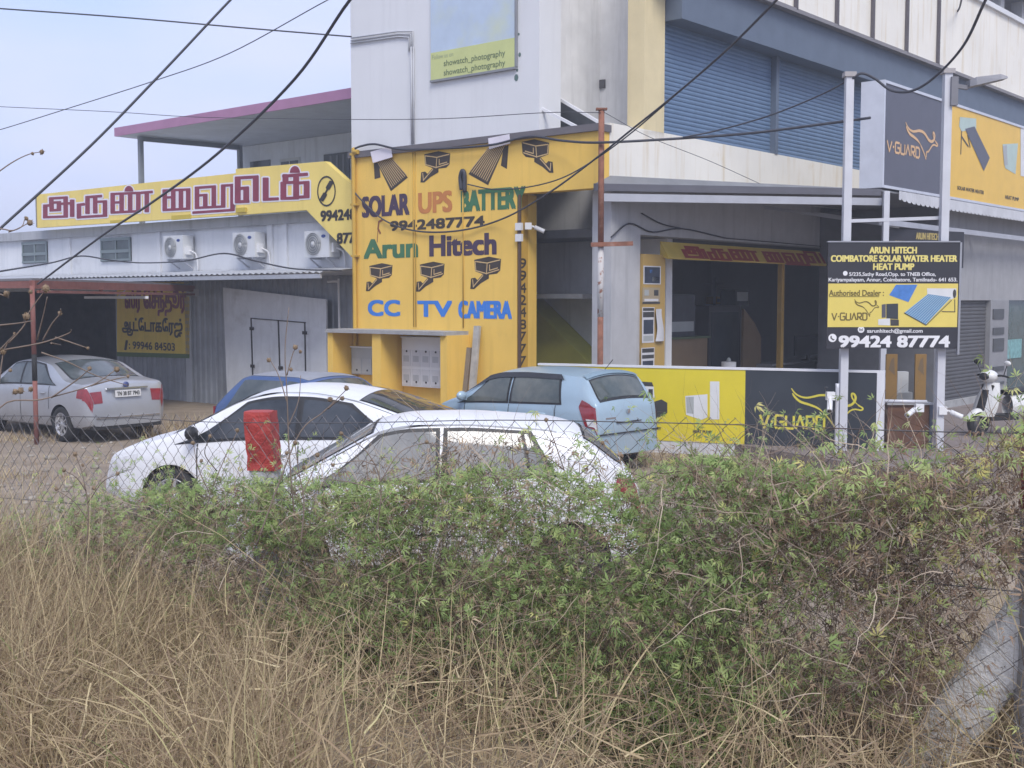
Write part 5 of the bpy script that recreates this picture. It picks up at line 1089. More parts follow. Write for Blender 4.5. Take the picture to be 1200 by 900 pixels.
q = MB(); q.add([tuple(U.l(p)) for p in m.v], m.f); q.mi = m.mi; q.sm = m.sm; q.part('wall_cable', CABLE, shop)
# ------------------------------------------------------------------ CCTV cameras
def cctv(px, py, Y, d, lab, box=True):
    p = at(px, py, Y); o = thing('security_camera', lab, 'security camera', W, p); OFF[o.name] = (0, 0, 0); d = Vector(d).normalized()
    if box: m = MB(); m.box(-.06, .06, -.05, .05, -.06, .06); m.part('junction_box', PLAST, o)
    m = MB(); m.tube([Vector((0, 0, .0)) + d * .04, d * .12 + Vector((0, 0, -.02))], .022, 8); m.part('arm', PLAST, o)
    c = d * .12 + Vector((0, 0, -.02)); e = c + (d + Vector((0, 0, -.45))).normalized() * .19; m = MB(); m.tube([c, c + (e - c) * .85, e], [.04, .04, .045], 12); b = m.part('barrel', PLAST, o)
    m = MB(); m.tube([e, e + (e - c).normalized() * .004], .03, 10); m.part('lens', BLACK, b); return o
m = MB(); (xa, za), (xb, zb) = U.y(604, 270, VF - .05), U.y(611, 261, VF - .05); m.box(xa, xb, VF - .06, VF - .003, za, zb); (xa, za2), (xb, zb2) = U.y(604, 283, VF - .05), U.y(611, 274, VF - .05); m.box(xa, xb, VF - .06, VF - .003, za2, zb2)
m.part('junction_box', PLAST, shop)
p = U.w((axj + .02, VF + .1, U.y(618, 265, VF)[1])); cctv(619, 265, p.y, (1, -.15, 0), 'white bullet camera on the right jamb of the yellow wall')
cctv(1077, 478, 17.92, (-.8, -.6, 0), 'white bullet camera left of the right sign pole'); cctv(1104, 481, 18.0, (1, -.1, 0), 'white bullet camera poking out right of the right sign pole')
cctv(973, 464, 17.6, (-.3, -1, -.5), 'small white camera on the thin pipe before the slate hoarding', True)
m = MB(); a, b = at(974, 466, 17.6), at(981, 466, 17.62); m.tube(spline([(b.x, b.y, -.1), (b.x, b.y, 1.2), (b.x, b.y, b.z - .05), (b.x - .02, b.y, b.z), (a.x, a.y, a.z)]), .028, 7); m.top('camera_pipe', STEEL, 'thin white pipe carrying a small camera beside left sign pole', 'pipe', W, (b.x, b.y, 0))
# ------------------------------------------------------------------ floodlight on the right pole
fl = thing('floodlight', 'flat grey street floodlight on arm of the right sign pole', 'floodlight', W, at(1118, 98, 18)); OFF[fl.name] = tuple(fl.location)
a, b = at(1116, 100, 18), at(1134, 103, 18); c = at(1178, 93, 17.8)
m = MB(); m.bar(a, b, .06); m.box(a.x - .03, a.x + .07, a.y - .06, a.y + .06, a.z - .3, a.z + .12); m.part('arm', mat('arm_grey', (.18, .18, .2), .5), fl)
m = MB(); d = (c - b); n_ = Vector((0, 1, 0)); up = Vector((0, 0, 1)); w_ = .14
v_ = []
for t, h, ww in ((0, .10, .10), (.15, .12, .15), (.8, .08, .15), (1, .03, .10)):
    p = b + d * t; v_ += [p + n_ * ww + up * 0, p + n_ * ww * .8 + up * h, p - n_ * ww * .8 + up * h, p - n_ * ww]
m.add(v_, [(4 * i + j, 4 * i + (j + 1) % 4, 4 * i + 4 + (j + 1) % 4, 4 * i + 4 + j) for i in range(3) for j in range(4)] + [(3, 2, 1, 0), (12, 13, 14, 15)]); m.part('head', mat('lamp_head_grey', (.24, .24, .26), .5), fl)
# ------------------------------------------------------------------ water tank on the roof at far right
wt = thing('water_tank', 'pale tank on a dark slab above the white parapet at far right', 'water tank', V, (38, UF + 1, zpt))
va, vz = V.y(1160, 40, UF - .3); m = MB(); m.box(va, va + 6, UF - .6, UF + 2.2, zpt + .75, zpt + 1.25); m.part('slab', mat('tank_slab_grey', (.10, .11, .13), .7), wt)
m = MB(); m.box(va + 1.5, va + 5.8, UF + .2, UF + 2, zpt + 1.25, zpt + 4.5); m.part('tank', mat('tank_pale', (.42, .46, .52), .5), wt)
m = MB(); m.bar((va + 3.2, UF + .1, zpt + 1.25), (va + 3.2, UF + .1, zpt + 4.5), .28); m.part('strap', HOOD, wt)
m = MB()
for x in (va + .8, va + 2.6, va + 5): m.box(x, x + .3, UF - .3, UF, zpt + .12, zpt + .75)
m.part('leg', GREY, wt)
# ------------------------------------------------------------------ inside the shop, seen dimly through the opening
def vthing(name, lab, cat, px, u, group=None): v_ = V.y(px, 400, u)[0]; return thing(name, lab, cat, V, (v_, u, .2), group), v_
def vz(px, py, u): return V.y(px, py, u)
o, v_ = vthing('sales_counter', 'tan sales counter at the left inside the shop', 'counter', 805, UF + .9)
va, zt_ = vz(776, 396, UF + .9); vb2, _ = vz(829, 396, UF + .9)
m = MB(); m.box(va, vb2, UF + .9, UF + 1.5, .2, zt_ - .04); m.part('front', WOODL, o); m = MB(); m.box(va - .04, vb2 + .04, UF + .84, UF + 1.56, zt_ - .04, zt_); m.part('top', mat('counter_top_green', (.10, .14, .07), .4), o)
o, v_ = vthing('display_cabinet', 'tall dark display cabinet behind the opening', 'cabinet', 850, UF + 1.6)
va, zt_ = vz(831, 358, UF + 1.6); vb2, _ = vz(868, 358, UF + 1.6)
m = MB(); m.box(va, vb2, UF + 1.6, UF + 2.3, .2, zt_); m.part('case', mat('cabinet_dark', (.055, .055, .06), .4), o); m = MB(); m.box(va + .1, vb2 - .1, UF + 1.585, UF + 1.599, .5, zt_ - .15); m.part('glass_door', glass_mat('cabinet_glass', (.04, .05, .06), (.07, .08, .09)), o)
o, v_ = vthing('wooden_partition', 'brown wooden partition right of the display cabinet', 'partition', 880, UF + 1.2)
P_ = [vz(px, py, UF + 1.2) for px, py in ((870, 432), (892, 432), (892, 395), (884, 378), (872, 362))]; m = MB(); m.prism([(a, max(.2, b) if i > 1 else .2) for i, (a, b) in enumerate(P_)], UF + 1.2, UF + 1.26); m.part('panel', WOODL, o)
m = MB(); m.box(P_[0][0], P_[1][0], UF + 1.19, UF + 1.27, .2, .3); m.part('base_board', WOOD, o)
for px, py0, py1, w, lab in ((800, 345, 395, 30, 'dark boxed appliance on tan counter'), (870, 340, 358, 16, 'small dark box on display cabinet')):
    o, v_ = vthing('boxed_appliance', lab, 'box', px, UF + 1.0 if px < 820 else UF + 1.7); u_ = UF + (1.0 if px < 820 else 1.7); va, z0_ = vz(px - w / 2, py1, u_); vb2, z1_ = vz(px + w / 2, py0, u_)
    z0_ = max(z0_, .3); m = MB(); m.box(va, vb2, u_, u_ + .4, z0_, z1_); m.part('carton', mat('carton_dark', (.06, .065, .075), .6, var=.3), o); m = MB(); m.box(va + .06, vb2 - .06, u_ - .004, u_ - .001, z0_ + .1, z0_ + .3); m.part('print_patch', PG, o)
sh_ = thing('wall_shelf', 'grey wall shelf rack with pale cartons inside the shop', 'shelf', V, (22, 17.6, .2))
va = vz(835, 330, 17.6)[0]; vb2 = vz(905, 330, 17.6)[0]
for z_ in (.9, 1.6, 2.3, 2.9): m = MB(); m.box(va, vb2, 17.5, 17.98, z_, z_ + .04); m.part('board', STEEL, sh_)
for x in (va, vb2 - .05): m = MB(); m.box(x, x + .05, 17.52, 17.57, .2, 3.1); m.part('upright', STEEL, sh_)
for i in range(9):
    v_ = va + .15 + (i % 5) * (vb2 - va - .5) / 4; z_ = (1.64, 2.34)[i // 5]; w_, h_ = rnd.uniform(.25, .4), rnd.uniform(.2, .45)
    o = thing('stock_carton', 'small %s carton on the %s shelf of the rack inside the shop' % (('white', 'grey', 'ochre')[i % 3], ('middle', 'upper')[i // 5]), 'carton', V, (v_, 17.6, z_), 'cartons on the shop shelves')
    m = MB(); m.box(v_, v_ + w_, 17.56, 17.9, z_, z_ + h_); m.part('carton', (PAPER, PG, OCHRE)[i % 3], o); m = MB(); m.box(v_ + .04, v_ + w_ - .04, 17.552, 17.559, z_ + h_ * .3, z_ + h_ * .7); m.part('print_patch', PD, o)
o, v_ = vthing('computer_monitor', 'black computer monitor on the desk behind the door post', 'monitor', 948, UF + 1.0)
va, z0_ = vz(932, 417, UF + 1.0); vb2, z1_ = vz(966, 392, UF + 1.0); m = MB(); m.box(va, vb2, UF + 1.0, UF + 1.04, z0_, z1_); m.part('screen', mat('monitor_black', (.02, .02, .024), .3), o); m = MB(); m.box((va + vb2) / 2 - .05, (va + vb2) / 2 + .05, UF + 1.02, UF + 1.08, z0_ - .12, z0_); m.box((va + vb2) / 2 - .15, (va + vb2) / 2 + .15, UF + .95, UF + 1.15, z0_ - .13, z0_ - .115); m.part('stand', RUBBER, o)
zd = z0_ - .13
o, v_ = vthing('desk', 'grey desk with a monitor behind the shop door post', 'desk', 945, UF + .9); va = vz(905, 420, UF + .8)[0]; vb2 = vz(985, 420, UF + .8)[0]
m = MB(); m.box(va, vb2, UF + .8, UF + 1.5, zd - .04, zd); m.part('top', GREY, o)
for x in (va, vb2 - .05): m = MB(); m.box(x, x + .05, UF + .82, UF + 1.45, .2, zd - .04); m.part('leg', GREY, o)
o, v_ = vthing('picture_frame', 'pale framed notice on the wall above the desk', 'picture frame', 935, 17.95); va, z0_ = vz(934, 386, 17.95); vb2, z1_ = vz(954, 370, 17.95); m = MB(); m.box(va, vb2, 17.93, 17.99, z0_, z1_); m.part('frame', BLACK, o); m = MB(); m.box(va + .06, vb2 - .06, 17.92, 17.929, z0_ + .06, z1_ - .06); m.part('print', PAPER, o)
# flower pot like white bin on the floor showing over the hoarding
o, v_ = vthing('white_bin', 'small white tub with a pale tuft showing over the hoarding', 'tub', 854, UF + .3); va, zt_ = vz(854, 424, UF + .3); m = MB(); m.lathe([(0, .2), (.13, .2), (.15, zt_), (.13, zt_), (.12, zt_ - .05), (0, zt_ - .05)], (va, UF + .3, 0), ax='z', n=20); m.part('tub', PLAST, o); m = MB(); m.ball((va, UF + .3, zt_ + .0), (.05, .05, .09)); m.part('tuft', PG, o)
# ------------------------------------------------------------------ display cases in the side passage, brown cabinet and rail by the pole
for px0, px1, lab in ((1037, 1052, 'left ochre display frame in the dark passage'), (1071, 1086, 'right ochre display frame in the dark passage')):
    y_ = 20.3; a, b = at(px0, 500, y_), at(px1, 415, y_); o = thing('product_stand', lab, 'display stand', W, ((a.x + b.x) / 2, y_, .2), 'display frames in the passage')
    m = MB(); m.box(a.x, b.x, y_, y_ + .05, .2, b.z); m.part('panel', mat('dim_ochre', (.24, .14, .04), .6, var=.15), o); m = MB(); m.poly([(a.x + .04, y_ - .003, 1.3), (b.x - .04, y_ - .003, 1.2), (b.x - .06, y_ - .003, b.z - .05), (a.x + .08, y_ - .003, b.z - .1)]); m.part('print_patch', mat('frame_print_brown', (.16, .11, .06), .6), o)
a, b = at(1049, 470, 20.8), at(1070, 436, 20.8); o = thing('white_appliance', 'white boxed appliances stacked between the two display frames', 'appliance', W, ((a.x + b.x) / 2, 20.8, .2)); m = MB(); m.box(a.x, b.x, 20.8, 21.1, .2, a.z + .15); m.part('carton', mat('appliance_grey', (.30, .31, .31), .5), o); m = MB(); m.box(a.x + .05, b.x - .06, 20.85, 21.05, a.z + .15, b.z); m.part('dispenser', mat('appliance_white', (.48, .49, .49), .5), o)
a, b = at(1038, 525, 18.35), at(1088, 474, 18.35); o = thing('brown_cabinet', 'low brown cabinet between the hoarding and the right sign pole', 'cabinet', W, ((a.x + b.x) / 2, 18.4, 0))
m = MB(); m.box(a.x, b.x, 18.3, 18.75, 0, b.z); m.part('body', WOOD, o); m = MB(); m.box(b.x + .002, b.x + .05, 18.28, 18.77, 0, b.z + .02); m.part('edge_strip', mat('edge_slate', (.10, .12, .16), .5), o); m = MB(); m.box(a.x - .02, b.x + .05, 18.26, 18.79, b.z, b.z + .03); m.part('top', mat('cabinet_top_grey', (.36, .37, .39), .5), o)
m = MB(); (a, b) = at(1035, 470, 18.1), at(1086, 471, 18.1); m.tube([a, b], .028, 8); m.top('cabinet_rail', STEEL, 'white tube rail above the brown cabinet', 'rail', W, ((a.x + b.x) / 2, 18.1, a.z)); 
# ------------------------------------------------------------------ white scooter on the paving
sp = on_z(1146, 511, .2); SH = 22.0
sc = thing('scooter', 'white scooter with black seat parked on the paving at right', 'scooter', W, (sp.x, sp.y, .2), rot=R(SH)); sc.location = (sp.x, sp.y, .2)
# local: +x to the rear, front wheel at the origin, y to the far side
SW = mat('scooter_white', (.66, .66, .65), .3, var=.04, coat=.4); SB = mat('scooter_black', (.02, .02, .021), .4, var=.1)
for x, nm in ((0, 'front'), (1.22, 'rear')):
    m = MB(); m.lathe([(.13, -.045), (.20, -.05), (.225, -.02), (.225, .02), (.20, .05), (.13, .045)], (x, 0, .225), n=28); w_ = m.part('wheel', RUBBER, sc); m = MB(); m.lathe([(0, -.03), (.135, -.04), (.135, .04), (0, .03)], (x, 0, .225), n=20); m.part('rim', mat('rim_dark', (.08, .08, .085), .5), w_)
m = MB(); m.smooth = True                    # front apron: curved shield
def apr(u, v):
    z = .34 + .56 * v; w_ = (.12 + .17 * math.sin(math.pi * min(1, .25 + v * .6))) * (1 - .25 * v); a = (u - .5) * 2
    return (-.02 + .16 * v * 1.2 + .10 * a * a, a * w_, z)
m.grid(apr, 12, 12)
k = len(m.v); m.add([(x + .035, y * .96, z) for x, y, z in m.v], [f[::-1] for f in m.f]); m.part('apron', SW, sc)
m = MB(); m.smooth = True; m.grid(lambda u, v: (lambda p: (p[0] - .012, p[1] * .72, p[2]))(apr(u, .16 + .62 * v)), 8, 8); m.part('apron_panel', SB, sc)
m = MB(); m.smooth = True; m.grid(lambda u, v: (-.25 + .46 * u, .075 * math.sin(math.pi * (v - .5)) , .30 + .17 * math.sin(math.pi * u) * (1 - (2 * v - 1) ** 2 * .35)), 12, 8); m.part('mudguard', SW, sc)
m = MB(); m.bar((0, -.07, .225), (.13, -.05, .60), .04); m.bar((0, .07, .225), (.13, .05, .60), .04); m.part('fork', SB, sc)
m = MB(); m.ball((.20, 0, 1.0), (.14, .16, .11), 14, 10); m.part('headlight_cowl', SW, sc); m = MB(); m.ball((.115, 0, 1.0), (.07, .11, .07), 14, 10); m.part('headlight', SB, sc)
m = MB(); m.tube(spline([(.30, -.36, 1.0), (.27, -.2, 1.02), (.24, 0, 1.0), (.27, .2, 1.02), (.30, .36, 1.0)]), .018, 8); m.part('handlebar', SB, sc)
for sg in (1, -1):
    m = MB(); m.tube([(.28, sg * .25, 1.03), (.26, sg * .33, 1.19)], .008, 6); m.part('mirror_stem', SB, sc); m = MB(); m.ball((.26, sg * .34, 1.23), (.03, .075, .045)); m.part('mirror', SW if sg < 0 else SB, sc)
m = MB(); m.prism([(.08, .30), (.18, .26), (.75, .26), (.75, .36), (.25, .36), (.24, .82), (.18, .86)], -.13, .13); m.part('floorboard', SB, sc)
m = MB(); m.smooth = True
def rearb(u, v):
    x = .62 + .95 * u; a = math.pi * (v * 2 - 1) ; w_ = .10 + .09 * math.sin(math.pi * min(1, u * .85 + .1)); zc = .48 + .14 * u; h = .20 - .09 * u
    return (x, w_ * math.cos(a), zc + h * math.sin(a))
m.grid(rearb, 14, 16); m.part('rear_body', SW, sc)
m = MB(); m.smooth = True; m.grid(lambda u, v: (.55 + .85 * u, (.12 - .03 * u) * math.cos(math.pi * 2 * v), .72 + .06 * u + .055 * math.sin(math.pi * 2 * v) * (1 - .4 * math.cos(math.pi * 2 * u) * .3)), 12, 14); m.part('seat', SB, sc)
m = MB(); m.tube(spline([(1.25, -.11, .80), (1.45, -.11, .88), (1.6, 0, .90), (1.45, .11, .88), (1.25, .11, .80)]), .014, 6); m.part('grab_rail', SB, sc)
m = MB(); m.box(1.57, 1.63, -.08, .08, .60, .68); m.part('tail_lamp', REDL, sc)
m = MB(); m.bar((.7, -.12, .26), (.62, -.22, .0), .02); m.part('side_stand', SB, sc)
# ------------------------------------------------------------------ roadside chain link fence, its posts and stay
FE = Frame(F0, math.degrees(math.atan2(-FD.y, -FD.x)))       # x along the fence to the right, y away from the road
def ftop(x): return 2.13 + .053 * x
def fbot(x): return ftop(x) - 1.42
NR = np.random.default_rng(11)
fen = thing('chain_link_fence', 'rusty chain link fence overgrown with creeper along the roadside', 'fence', FE, (-3.4, 0, .6))
WIRE = mat('fence_wire', (.13, .125, .13), .55, .4, var=.25, vs=9, dirt=(.13, .07, .05))
m = MB(); hw, hh = .048, .046; rw_ = .0017; nx = int(9.6 / hw); K = int(1.42 / hh)
def bulge(x, z): return .03 * math.sin(x * 2.1 + 1) * math.sin(z * 3) + .015 * math.sin(x * 5.3)
vs, fs = [], []
for i in range(nx):
    x0 = -7.9 + i * hw; b = len(vs)
    for j in range(K + 1):
        x = x0 + (hw + .003 if (j + i) % 2 else -.003) + .004 * math.sin(j * .7 + x0 * 3); z = ftop(x0) - j * hh + .01 * math.sin(x0 * 4); y = bulge(x, z) + (.003 if j % 2 else -.003)
        vs += [(x - rw_, y, z), (x, y - rw_, z), (x + rw_, y, z), (x, y + rw_, z)]
    for j in range(K):
        for k in range(4): p = b + j * 4; fs.append((p + k, p + (k + 1) % 4, p + 4 + (k + 1) % 4, p + 4 + k))
m.add(vs, fs); m.part('wire_mesh', WIRE, fen)
m = MB()
for dz in (-.02, -.5, -1.0): m.tube([(x, bulge(x, ftop(x) + dz) - .006, ftop(x) + dz - .012 * math.cos(x * 1.8)) for x in np.linspace(-7.9, 1.7, 50)], .0022, 5)
m.part('line_wire', WIRE, fen)
def rough_post(o, x, y, z0, z1, w, name, M_, seed, tilt=(0, 0), rot=.55):
    r_ = random.Random(seed); m = MB(); m.smooth = False; n = 9; rows = max(3, int((z1 - z0) / .035)); c, s_ = math.cos(rot), math.sin(rot); vs = []
    per = [(-1 + 2 * k / 3, -1) for k in range(3)] + [(1, -1 + 2 * k / 3) for k in range(3)] + [(1 - 2 * k / 3, 1) for k in range(3)] + [(-1, 1 - 2 * k / 3) for k in range(3)]
    for j in range(rows + 1):
        z = z0 + (z1 - z0) * j / rows; f = 1 + (.06 if j == 0 else 0) - (.04 if j == rows else 0)
        for a, b in per:
            k_ = .985 if abs(a) == 1 and abs(b) == 1 else 1.0; px_ = a * w / 2 * f * k_ + r_.uniform(-.003, .003); py_ = b * w / 2 * f * k_ + r_.uniform(-.003, .003)
            vs.append((x + px_ * c - py_ * s_ + tilt[0] * (z - z0), y + px_ * s_ + py_ * c + tilt[1] * (z - z0), z + r_.uniform(-.003, .003) * (1 if j == rows else .3)))
    fs = [(j * 12 + k, j * 12 + (k + 1) % 12, j * 12 + 12 + (k + 1) % 12, j * 12 + 12 + k) for j in range(rows) for k in range(12)] + [tuple(rows * 12 + k for k in range(12)), tuple(range(11, -1, -1))]
    m.add(vs, fs); return m.part(name, M_, o)
REDP = mat('red_post_paint', (.36, .045, .04), .55, var=.2, vs=10, dirt=(.28, .04, .035), ds=6, bump=.5, bs=45)
POSTW = mat('whitewashed_post', (.50, .50, .52), .85, var=.12, vs=6, dirt=(.26, .25, .24), dlo=.52, dhi=.72, ds=7, bump=.6, bs=40)
for x, lab, tl_ in ((-3.49, 'red topped whitewashed fence post before the white sedan', (-.10, 0)), (.025, 'red topped fence post at the right edge with a slanting stay', (.0, 0))):
    zt_ = ftop(x) + (.015 if x < -1 else 0); o = thing('fence_post', lab, 'fence post', FE, (x, .09, zt_ - 1.5), 'concrete fence posts')
    rough_post(o, x - tl_[0] * 1.22, .09, zt_ - 1.6, zt_ - .281, .128, 'shaft', POSTW, 3, tl_); rough_post(o, x - tl_[0] * 1.22 + tl_[0] * 1.32, .09, zt_ - .28, zt_, .132, 'red_top', REDP, 5, tl_)
a = FE.hit(1262, 650, 1, .16); b = FE.hit(1012, 1000, 1, .16)
st = thing('concrete_stay', 'whitewashed concrete stay slanting down from the right fence post', 'post stay', FE, (b.x, .16, b.z))
m = MB(); m.smooth = True; d = (a - b); L_ = d.length; d.normalize(); up = Vector((0, 1, 0)); sd = d.cross(up).normalized(); r_ = random.Random(4); vs = []
per = [(-1, -1), (-.33, -1.02), (.33, -1.02), (1, -1), (1, 0), (1, 1), (0, 1), (-1, 1), (-1, 0)]
for j in range(41):
    for u, v in per: vs.append(b + d * (L_ * j / 40) + sd * (u * .085 + r_.uniform(-.004, .004)) + up * (v * .07 + r_.uniform(-.004, .004)))
m.add(vs, [(j * 9 + k, j * 9 + (k + 1) % 9, j * 9 + 9 + (k + 1) % 9, j * 9 + 9 + k) for j in range(40) for k in range(9)] + [tuple(range(8, -1, -1)), tuple(360 + k for k in range(9))]); m.part('beam', mat('weathered_stay', (.86, .86, .86), .85, var=.08, vs=7, dirt=(.30, .28, .26), dlo=.60, dhi=.70, ds=9, bump=.8, bs=35), st)

# ------------------------------------------------------------------ vegetation: many small leaf and blade faces
def proj(P):                                  # picture position of world points (for the density of growth only)
    q = P - np.array([0, 0, EYE]); c, s_ = math.cos(PITCH), math.sin(PITCH); f = q[:, 1] * c - q[:, 2] * s_; u = q[:, 1] * s_ + q[:, 2] * c
    return 600 + F_PX * q[:, 0] / f, 450 - F_PX * u / f
def fworld(x, y, z): c, s_ = math.cos(FE.th), math.sin(FE.th); return np.stack([F0.x + x * c - y * s_, F0.y + x * s_ + y * c, z], 1)
def mesh_np(name, V_, F_, T_, M_, label, cat, kind='stuff'):
    me = bpy.data.meshes.new(name); k = F_.shape[1]; me.vertices.add(len(V_)); me.vertices.foreach_set('co', V_.astype(np.float32).ravel())
    me.loops.add(F_.size); me.loops.foreach_set('vertex_index', F_.astype(np.int32).ravel()); me.polygons.add(len(F_)); me.polygons.foreach_set('loop_start', np.arange(0, F_.size, k, dtype=np.int32))
    at_ = me.attributes.new('tint', 'FLOAT', 'POINT'); at_.data.foreach_set('value', T_.astype(np.float32)); me.update(calc_edges=True); me.validate(); me.materials.append(M_)
    o = bpy.data.objects.new(name, me); COL.objects.link(o); return tag(o, label, cat, None, kind)
def unit(v): return v / np.maximum(1e-9, np.linalg.norm(v, axis=1, keepdims=True))
def ribbons(P, D, Ln, Wd, bend, nseg, T, wig=0.0):
    n = len(P); side = unit(np.cross(D, unit(NR.normal(size=(n, 3))))); vs = np.zeros((n, nseg + 1, 2, 3)); p = P.copy(); d = D.copy(); kd = NR.normal(size=(n, 3))
    for i in range(nseg + 1):
        w = Wd * (1 - .85 * i / nseg); vs[:, i, 0] = p - side * w[:, None] / 2; vs[:, i, 1] = p + side * w[:, None] / 2
        d = unit(d + bend / nseg * (i + 1) / nseg + wig * NR.normal(size=(n, 3))); p = p + d * (Ln / nseg)[:, None]
    b = (np.arange(n) * (nseg + 1) * 2)[:, None, None]; i = (np.arange(nseg) * 2)[None, :, None]; F_ = (b + i + np.array([0, 1, 3, 2])[None, None]).reshape(-1, 4)
    return vs.reshape(-1, 3), F_, np.repeat(T, (nseg + 1) * 2)
def leaves(P, size, nl, fan, T, droop=.3):
    # leaf of nl leaflets spread over an angle; each leaflet a folded diamond of two quads
    n = len(P); N_ = unit(NR.normal(size=(n, 3)) * .8 + np.array([-.2, -.6, .6])); A = unit(np.cross(N_, NR.normal(size=(n, 3)))); B = np.cross(N_, A); V_ = []; F_ = []; T_ = []
    base = 0
    for k in range(nl):
        a = (k - (nl - 1) / 2) * fan + NR.normal(0, .12, n); L = size * (1 - .18 * abs(k - (nl - 1) / 2)) * NR.uniform(.85, 1.15, n)
        d = A * np.cos(a)[:, None] + B * np.sin(a)[:, None]; s_ = -A * np.sin(a)[:, None] + B * np.cos(a)[:, None]; w = L * .10
        q = np.stack([P + d * .08 * L[:, None], P + d * .5 * L[:, None] + s_ * w[:, None] + N_ * (.12 * L)[:, None], P + d * L[:, None] - N_ * (droop * L)[:, None], P + d * .5 * L[:, None] - s_ * w[:, None] + N_ * (.12 * L)[:, None]], 1)
        V_.append(q.reshape(-1, 3)); F_.append((np.arange(n) * 4)[:, None] + np.arange(4)[None] + base); T_.append(np.repeat(T, 4)); base += n * 4
    return np.concatenate(V_), np.concatenate(F_), np.concatenate(T_)
def join(parts):
    V_, F_, T_, b = [], [], [], 0
    for v, f, t in parts: V_.append(v); F_.append(f + b); T_.append(t); b += len(v)
    return np.concatenate(V_), np.concatenate(F_), np.concatenate(T_)
GX = [-80, 60, 150, 200, 300, 400, 500, 560, 650, 700, 750, 800, 850, 900, 950, 1000, 1050, 1100, 1150, 1200, 1300]
GY = [640, 600, 574, 566, 556, 568, 560, 548, 548, 565, 555, 538, 534, 545, 545, 548, 545, 538, 522, 498, 490]
def green_density(px, py):
    t = np.interp(px, GX, GY); h = py - t
    band = np.interp(px, [0, 120, 190, 300, 500, 620, 900, 960, 1060, 1150, 1250], [.1, .32, .62, .75, .72, .66, .62, .45, .34, .5, .55]); depth = np.interp(px, [0, 200, 480, 560, 640, 800, 900, 960, 1200], [40, 75, 110, 150, 230, 250, 190, 120, 80])
    d = np.where((h > -4) & (h < depth), band * np.clip((h + 4) / 14, 0, 1), 0) * np.clip(1.25 - .75 * h / depth, .2, 1)
    low = np.interp(px, [0, 300, 360, 400, 440, 500, 560, 640, 760, 860, 940, 1000], [.05, .16, .42, .60, .52, .36, .55, .75, .75, .62, .36, .16]) * np.clip(1.3 - (py - 640) / 480, .45, 1) * np.where(py > 690 + (1170 - px) * 1.35, .1, 1); d = np.maximum(d, np.where(h > 0, low, 0)); return d
def sample(n, dens, x0, x1, thick, zlo, zhi, yo=0.0):
    out = []; tot = 0
    while tot < n:
        k = n * 3; x = NR.uniform(x0, x1, k); z = fbot(x) + (ftop(x) + zhi - fbot(x) - zlo) * NR.uniform(0, 1, k) + zlo; y = NR.normal(yo, thick, k); P = fworld(x, y, z); px, py = proj(P)
        cl = .35 + .65 * (np.sin(x * 6.1 + np.sin(z * 7) * 1.5) * np.sin(z * 9.3 + x * 2.7) > -.12)            # clumps and gaps
        keep = (NR.uniform(0, 1, k) < dens(px, py) * cl) & (px > -60) & (px < 1260) & (py < 980); out.append(P[keep]); tot += keep.sum()
    return np.concatenate(out)[:n]
LEAFM = mat('creeper_leaf', (.1, .15, .05), .6, spec=.3, tint=[(0, (.15, .23, .075)), (.4, (.29, .40, .14)), (.75, (.44, .52, .21)), (1, (.60, .55, .21))])
DRYM = mat('dry_leaf', (.2, .14, .09), .9, spec=.1, tint=[(0, (.17, .115, .085)), (.4, (.32, .225, .16)), (.75, (.46, .35, .245)), (1, (.58, .48, .33))])
GRASSM = mat('dry_grass_blade', (.3, .22, .12), .85, spec=.15, tint=[(0, (.19, .13, .09)), (.3, (.33, .245, .16)), (.62, (.50, .40, .245)), (.86, (.68, .57, .34)), (.95, (.36, .37, .16)), (1, (.22, .29, .11))])
VINEM = mat('dry_vine', (.12, .09, .07), .9, spec=.1, tint=[(0, (.14, .105, .085)), (.5, (.27, .21, .165)), (1, (.48, .40, .31))])
translucent(LEAFM, .35); translucent(DRYM, .3); translucent(GRASSM, .25)
# green creeper
P = sample(24500, green_density, -7.2, 1.6, .09, .0, .06, -.11); n = len(P)
gp = leaves(P, NR.uniform(.014, .044, n) * NR.choice([.7, 1, 1.2], n), 5, .66, np.clip(NR.normal(.45, .2, n), 0, 1))
px_, py_ = proj(P); rt = np.clip((px_ - 900) / 250, 0, 1)
gp = (gp[0], gp[1], np.clip(gp[2] + np.tile(np.repeat(rt, 4), 5) * .35, 0, 1))
mesh_np('creeper_leaves', *gp, LEAFM, 'green creeper with five fingered leaves matted over the chain link fence', 'creeper')
# trailing tendrils above the matted top
x = NR.uniform(-6.2, 1.3, 260); px_, py_ = proj(fworld(x, x * 0, ftop(x) - .1)); t_ = np.interp(px_, GX, GY)
z = []
for xx, tt in zip(x, t_): q = FE.hit(float(np.interp(xx, np.sort(x), np.sort(px_))), tt + 10, 1, 0); z.append(q.z)
P = fworld(x, NR.normal(0, .06, 260), np.array(z)); D = unit(NR.normal(size=(260, 3)) * .6 + np.array([0, 0, .7])); rb = ribbons(P, D, NR.uniform(.12, .34, 260), np.full(260, .0035), NR.normal(size=(260, 3)) * .9, 7, NR.uniform(.2, .9, 260), .15)
tips = rb[0].reshape(260, 8, 2, 3).mean(2)[:, 1:].reshape(-1, 3); tips = tips[NR.uniform(size=len(tips)) < .75]; tl2 = leaves(tips + NR.normal(0, .008, tips.shape), NR.uniform(.02, .042, len(tips)), 5, .6, np.clip(NR.normal(.6, .2, len(tips)), 0, 1))
mesh_np('creeper_tips', *tl2, LEAFM, 'loose creeper tips sticking up over the fence top', 'creeper')
